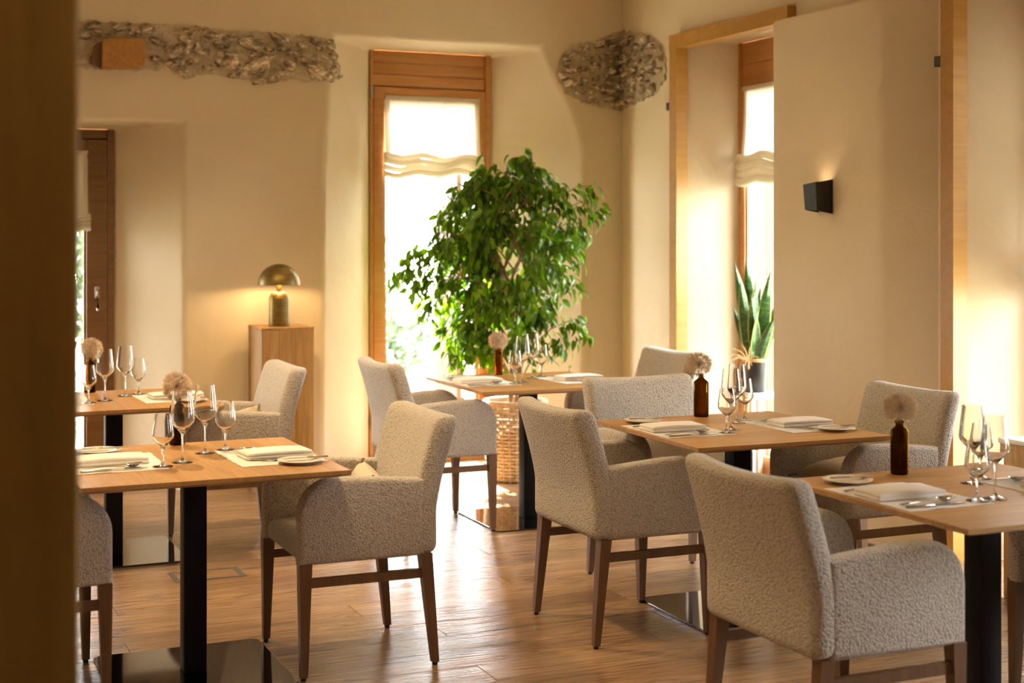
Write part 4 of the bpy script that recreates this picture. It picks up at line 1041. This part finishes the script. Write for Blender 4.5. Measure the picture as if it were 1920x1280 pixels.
for k, (ox, oy, H, tx, ty) in enumerate(SL):
    lf = MB(); ed = MB(); vs = []; fs = []; n = 12; tw = sr.uniform(-0.5, 0.9); evs = []
    base = CR_ * ox + CF * oy; bend = CR_ * tx + CF * ty
    for i in range(n + 1):
        q = i / n; w = 0.040 * (0.55 + 0.75 * math.sin(math.pi * min(1, q * 0.85 + 0.1))) * (1 - q ** 5) * (0.75 if H < 0.4 else 1) * 0.8 + 0.0008
        c = base + bend * (q ** 1.5) + Vector((0, 0, 0.18 + H * q)); a = tw + 0.5 * q
        d = CR_ * math.cos(a) + CF * math.sin(a); n_ = CF * math.cos(a) - CR_ * math.sin(a)
        vs += [c - d * w + n_ * w * 0.35, c - n_ * 0.001, c + d * w + n_ * w * 0.35, c + n_ * 0.002]
        evs += [c - d * w + n_ * (w * 0.35 - 0.0006), c - d * w * 0.84 + n_ * (w * 0.28 - 0.0022), c + d * w * 0.84 + n_ * (w * 0.28 - 0.0022), c + d * w + n_ * (w * 0.35 - 0.0006)]
    for i in range(n):
        b_ = i * 4
        for j in range(4): fs.append((b_+j, b_+(j+1) % 4, b_+4+(j+1) % 4, b_+4+j))
    fs += [(0, 1, 2, 3)]
    lf.add(vs, fs); l_ = lf.build('leaf', 'snake_leaf', t)
    ed.add(evs, [f for i in range(n) for f in ((i*4, i*4+1, i*4+5, i*4+4), (i*4+2, i*4+3, i*4+7, i*4+6))]); ed.build('leaf_margin', 'snake_edge', l_)
bw_ = MB(); rb = random.Random(6)
bw_.lathe([(0.0775 + 0.006 * math.cos(R(a)), 0.198 + 0.012 * math.sin(R(a))) for a in range(0, 360, 60)], 32, True); bw_.build('raffia_band', 'raffia', t)
for k in range(12):
    s_ = CR_ * -0.055 + CF * -0.06 + Vector((0, 0, 0.2)); a = rb.uniform(0, 2 * math.pi); L = rb.uniform(0.05, 0.11)
    d = CR_ * (math.cos(a) - 0.3) + Vector((0, 0, math.sin(a) * 0.8 + 0.2)) + CF * -0.2
    MB().tube([s_, s_ + d * L * 0.5 + Vector((0, 0, 0.015)), s_ + d * L], [0.005, 0.004, 0.002], 5).build('raffia_strand', 'raffia', t)

# ------------------------------------------------------------------ floor socket, stand at the right edge
t = thing('floor_socket', 'flush metal-framed floor socket lid in the oak boards', 'floor socket', (1.342, 6.58, 0))
for bx in ((-0.16, 0.16, -0.10, -0.076), (-0.16, 0.16, 0.076, 0.10), (-0.16, -0.136, -0.076, 0.076), (0.136, 0.16, -0.076, 0.076)):
    MB().box(bx[0], bx[1], bx[2], bx[3], -0.001, 0.0015).build('frame', 'frame_steel', t, smooth=False)
MB().box(-0.135, 0.135, -0.075, 0.075, -0.001, 0.0008).build('lid', 'oak_floor', t, smooth=False)
t = thing('side_stand', 'brown wooden stand with pale top at the right picture edge', 'stand', (4.52, 4.66, 0))
MB().rbox((0.28, 0.30, 0.66), 0.006, (1, 1, 1), center=(0, 0, 0.33), rs=2).build('body', 'pedestal_wood', t)
MB().rbox((0.30, 0.32, 0.022), 0.008, (1, 1, 1), center=(0, 0, 0.671), rs=2).build('top', 'stand_white', t)

# ------------------------------------------------------------------ ceiling spots (above the picture)
for x, y, kk, cone, lb in ((0.9, 6.5, 15.0, 128, 'far left'), (0.8, 4.4, 8.0, 90, 'near left'), (2.1, 6.6, 4.0, 132, 'central'), (3.3, 6.4, 1.0, 130, 'far right'), (3.3, 4.3, 1.0, 130, 'middle right'), (2.2, 3.0, 0.4, 130, 'front central'), (0.9, 2.4, 0.6, 130, 'front left')):
    t = thing('ceiling_spot', 'black round ceiling spot above the picture, %s one' % lb, 'lamp', (x, y, CEIL), 0, 'ceiling spots')
    MB().lathe([(0.045, 0), (0.05, -0.002), (0.05, -0.09), (0.044, -0.09), (0.044, -0.03), (0.0005, -0.03)], 20).build('housing', 'black_metal', t)
    MB().lathe([(0.0005, -0.034), (0.042, -0.034), (0.042, -0.032), (0.0005, -0.032)], 16).build('lens', 'downlight_glow', t)
    ld = bpy.data.lights.new('spot_light', 'SPOT'); ld.energy = SPOT * kk; ld.color = (1, 0.72, 0.39); ld.spot_size = R(cone); ld.spot_blend = 0.8; ld.shadow_soft_size = 0.045
    lo = bpy.data.objects.new('spot_light', ld); COL.objects.link(lo); lo.parent = t; lo.location = (0, 0, -0.095)

for lb, x, y in (('added globe for ambient light over the entrance side, above the picture', 0.6, 1.2), ('added globe for ambient light over the left aisle, above the picture', -0.9, 4.4)):
    t = thing('ambient_globe', lb, 'lamp', (x, y, CEIL), 0, 'added ambient globes')  # globes added above the view for warm ambient light
    MB().lathe([(0.0005, 0), (0.05, 0), (0.05, -0.02), (0.0005, -0.02)], 20).build('canopy', 'black_metal', t)
    MB().tube([(0, 0, -0.02), (0, 0, -0.30)], 0.004, 6).build('cord', 'black_metal', t)
    MB().lathe([(0.0005, -0.30)] + [(0.11 * math.sin(R(a)), -0.41 + 0.11 * math.cos(R(a))) for a in range(10, 180, 10)] + [(0.0005, -0.52)], 24).build('globe', 'ambient_glow', t)

# ------------------------------------------------------------------ outdoors
tag(MB().box(-30, 40, 9.45, 60, -0.3, -0.08).build('ground', 'lawn', smooth=False), 'pale sunlit ground outside the back wall', kind='structure')
tag(MB().box(5.2, 40, -20, 9.44, -0.3, -0.08).build('terrace', 'lawn', smooth=False), 'pale terrace outside the right wall', kind='structure')
t = thing('door_sun_blocker', 'added unseen roof slab shading the door behind the post', 'roof', (0.5, 9.5, 2.45))  # added out of view to block sun and sky from this door
MB().box(-1.9, 1.45, 0, 3.6, 0, 0.08).build('blocker_slab', 'blocker_dark', t, smooth=False)
for px_ in (-1.8, 1.38): MB().box(px_ - 0.05, px_ + 0.05, 3.4, 3.5, -2.55, 0).build('post', 'post_wood', t, smooth=False)
t = thing('outdoor_shutter', 'pale wooden shutter standing open outside the tall window', 'shutter', (3.72, 9.52, 0))
for k in range(4): MB().box(0.0, 0.035, 0.02 + k * 0.11, 0.02 + k * 0.11 + 0.106, 0.0, 2.7).build('board', 'outdoor_wood', t, smooth=False)
MB().box(0.035, 0.06, 0.02, 0.46, 0.3, 0.4).build('brace', 'outdoor_wood', t, smooth=False); MB().box(0.035, 0.06, 0.02, 0.46, 2.2, 2.3).build('brace', 'outdoor_wood', t, smooth=False)
t = thing('outdoor_post', 'grey metal downpipe outside the far right window', 'downpipe', (5.32, 8.235, -0.08))
MB().lathe([(0.03, 0), (0.03, 3.2)], 14).build('pipe', 'aluminium', t)
for zz in (0.5, 1.6, 2.6): MB().lathe([(0.036, zz), (0.036, zz + 0.04), (0.03, zz + 0.04)], 14).build('bracket', 'aluminium', t)
t = thing('timber_wall', 'pale boarded timber wall outside the right windows', 'wall', (5.74, 8.9, -0.08))
for k in range(9): MB().box(k * 0.16, k * 0.16 + 0.155, 0, 0.04, 0, 3.2).build('board', 'outdoor_wood', t, smooth=False)
t = thing('sky_blocker', 'added unseen roof slab dimming the sky at the right windows', 'roof', (5.2, 2.5, 3.15))  # added overhang that cuts the sky light entering these windows
MB().box(0, 0.9, -6.5, 6.6, 0, 0.08).build('blocker_slab', 'blocker_dark', t, smooth=False)
for yy in (-6.3, 0.6): MB().box(0.78, 0.86, yy - 0.05, yy + 0.05, -3.23, 0).build('post', 'post_wood', t, smooth=False)
gr = random.Random(9)
def shrub(label, x, y, rx, rz, n, leafs='garden_leaf', z0=0.0, size=0.09, trunk=0.0):
    t = thing('garden_tree' if trunk else 'garden_shrub', label, 'tree' if trunk else 'shrub', (x, y, -0.08), 0, 'greenery outside the windows')
    mb = MB()
    for k in range(n):
        d = Vector((gr.gauss(0, 1), gr.gauss(0, 1), gr.gauss(0, 1))).normalized() * gr.random() ** 0.4
        lump = 1 + 0.25 * noise.noise(d * 2.2 + Vector((x, y, 0)))
        p = Vector((d.x * rx * lump, d.y * rx * lump, trunk + rz + d.z * rz * lump + z0))
        a = Vector((gr.gauss(0, 1), gr.gauss(0, 1), gr.gauss(0, 1))).normalized(); b = a.orthogonal().normalized(); s_ = size * gr.uniform(0.7, 1.3)
        mb.add([p, p + a * s_ + b * s_ * 0.45, p + a * s_ * 2, p + a * s_ - b * s_ * 0.45], [(0, 1, 2, 3)])
    tag(mb.build('foliage', leafs, t, smooth=False), kind='stuff')
    for k in range(3): MB().tube([(0, 0, 0), (gr.uniform(-.1, .1), gr.uniform(-.1, .1), (trunk + rz) * 0.6), (gr.uniform(-.4, .4) * rx, gr.uniform(-.4, .4) * rx, trunk + rz * 1.3)], [0.05 + 0.05 * (trunk > 0), 0.04, 0.012], 6).build('stem', 'bark', t)
shrub('white flowering shrub low outside the tall window', 2.9, 12.6, 1.0, 0.62, 1800, 'garden_blossom', size=0.06)
shrub('dark green rounded shrub outside the tall window, right of the blossoms', 4.3, 13.4, 0.62, 0.62, 1500, size=0.06)
shrub('light green bush further back outside the tall window', 3.6, 17.5, 2.2, 1.1, 3200, size=0.1)
shrub('tall pale tree beyond the bushes outside the tall window', 4.6, 24.0, 2.6, 2.4, 3000, size=0.16, trunk=1.4)
shrub('small leafy bush outside the tall window below the blossoms', 3.4, 10.9, 0.35, 0.28, 600, size=0.05)
shrub('sunlit climbing bush outside the dark door behind the post', 0.3, 13.9, 1.5, 1.35, 4200, size=0.08)
shrub('green bush in front of the timber wall outside the right windows', 7.6, 6.2, 0.9, 0.8, 1500, size=0.08)

# ------------------------------------------------------------------ sampling guides for the sky in the window openings
def portal(loc, rot, w, h):
    ld = bpy.data.lights.new('window_portal', 'AREA'); ld.shape = 'RECTANGLE'; ld.size = w; ld.size_y = h; ld.cycles.is_portal = True; ld.color = (1, 1, 1)
    o = bpy.data.objects.new('window_portal', ld); COL.objects.link(o); o.location = loc; o.rotation_euler = rot
portal((3.43, WB + 0.62, 1.3), (R(-90), 0, 0), 0.9, 2.7)
portal((0.8, WB + 0.56, 1.1), (R(-90), 0, 0), 1.0, 2.2)
for a, b in RO: portal((WR + 0.53, (a + b) / 2, 1.35), (R(90), 0, R(90)), b - a, 2.8)
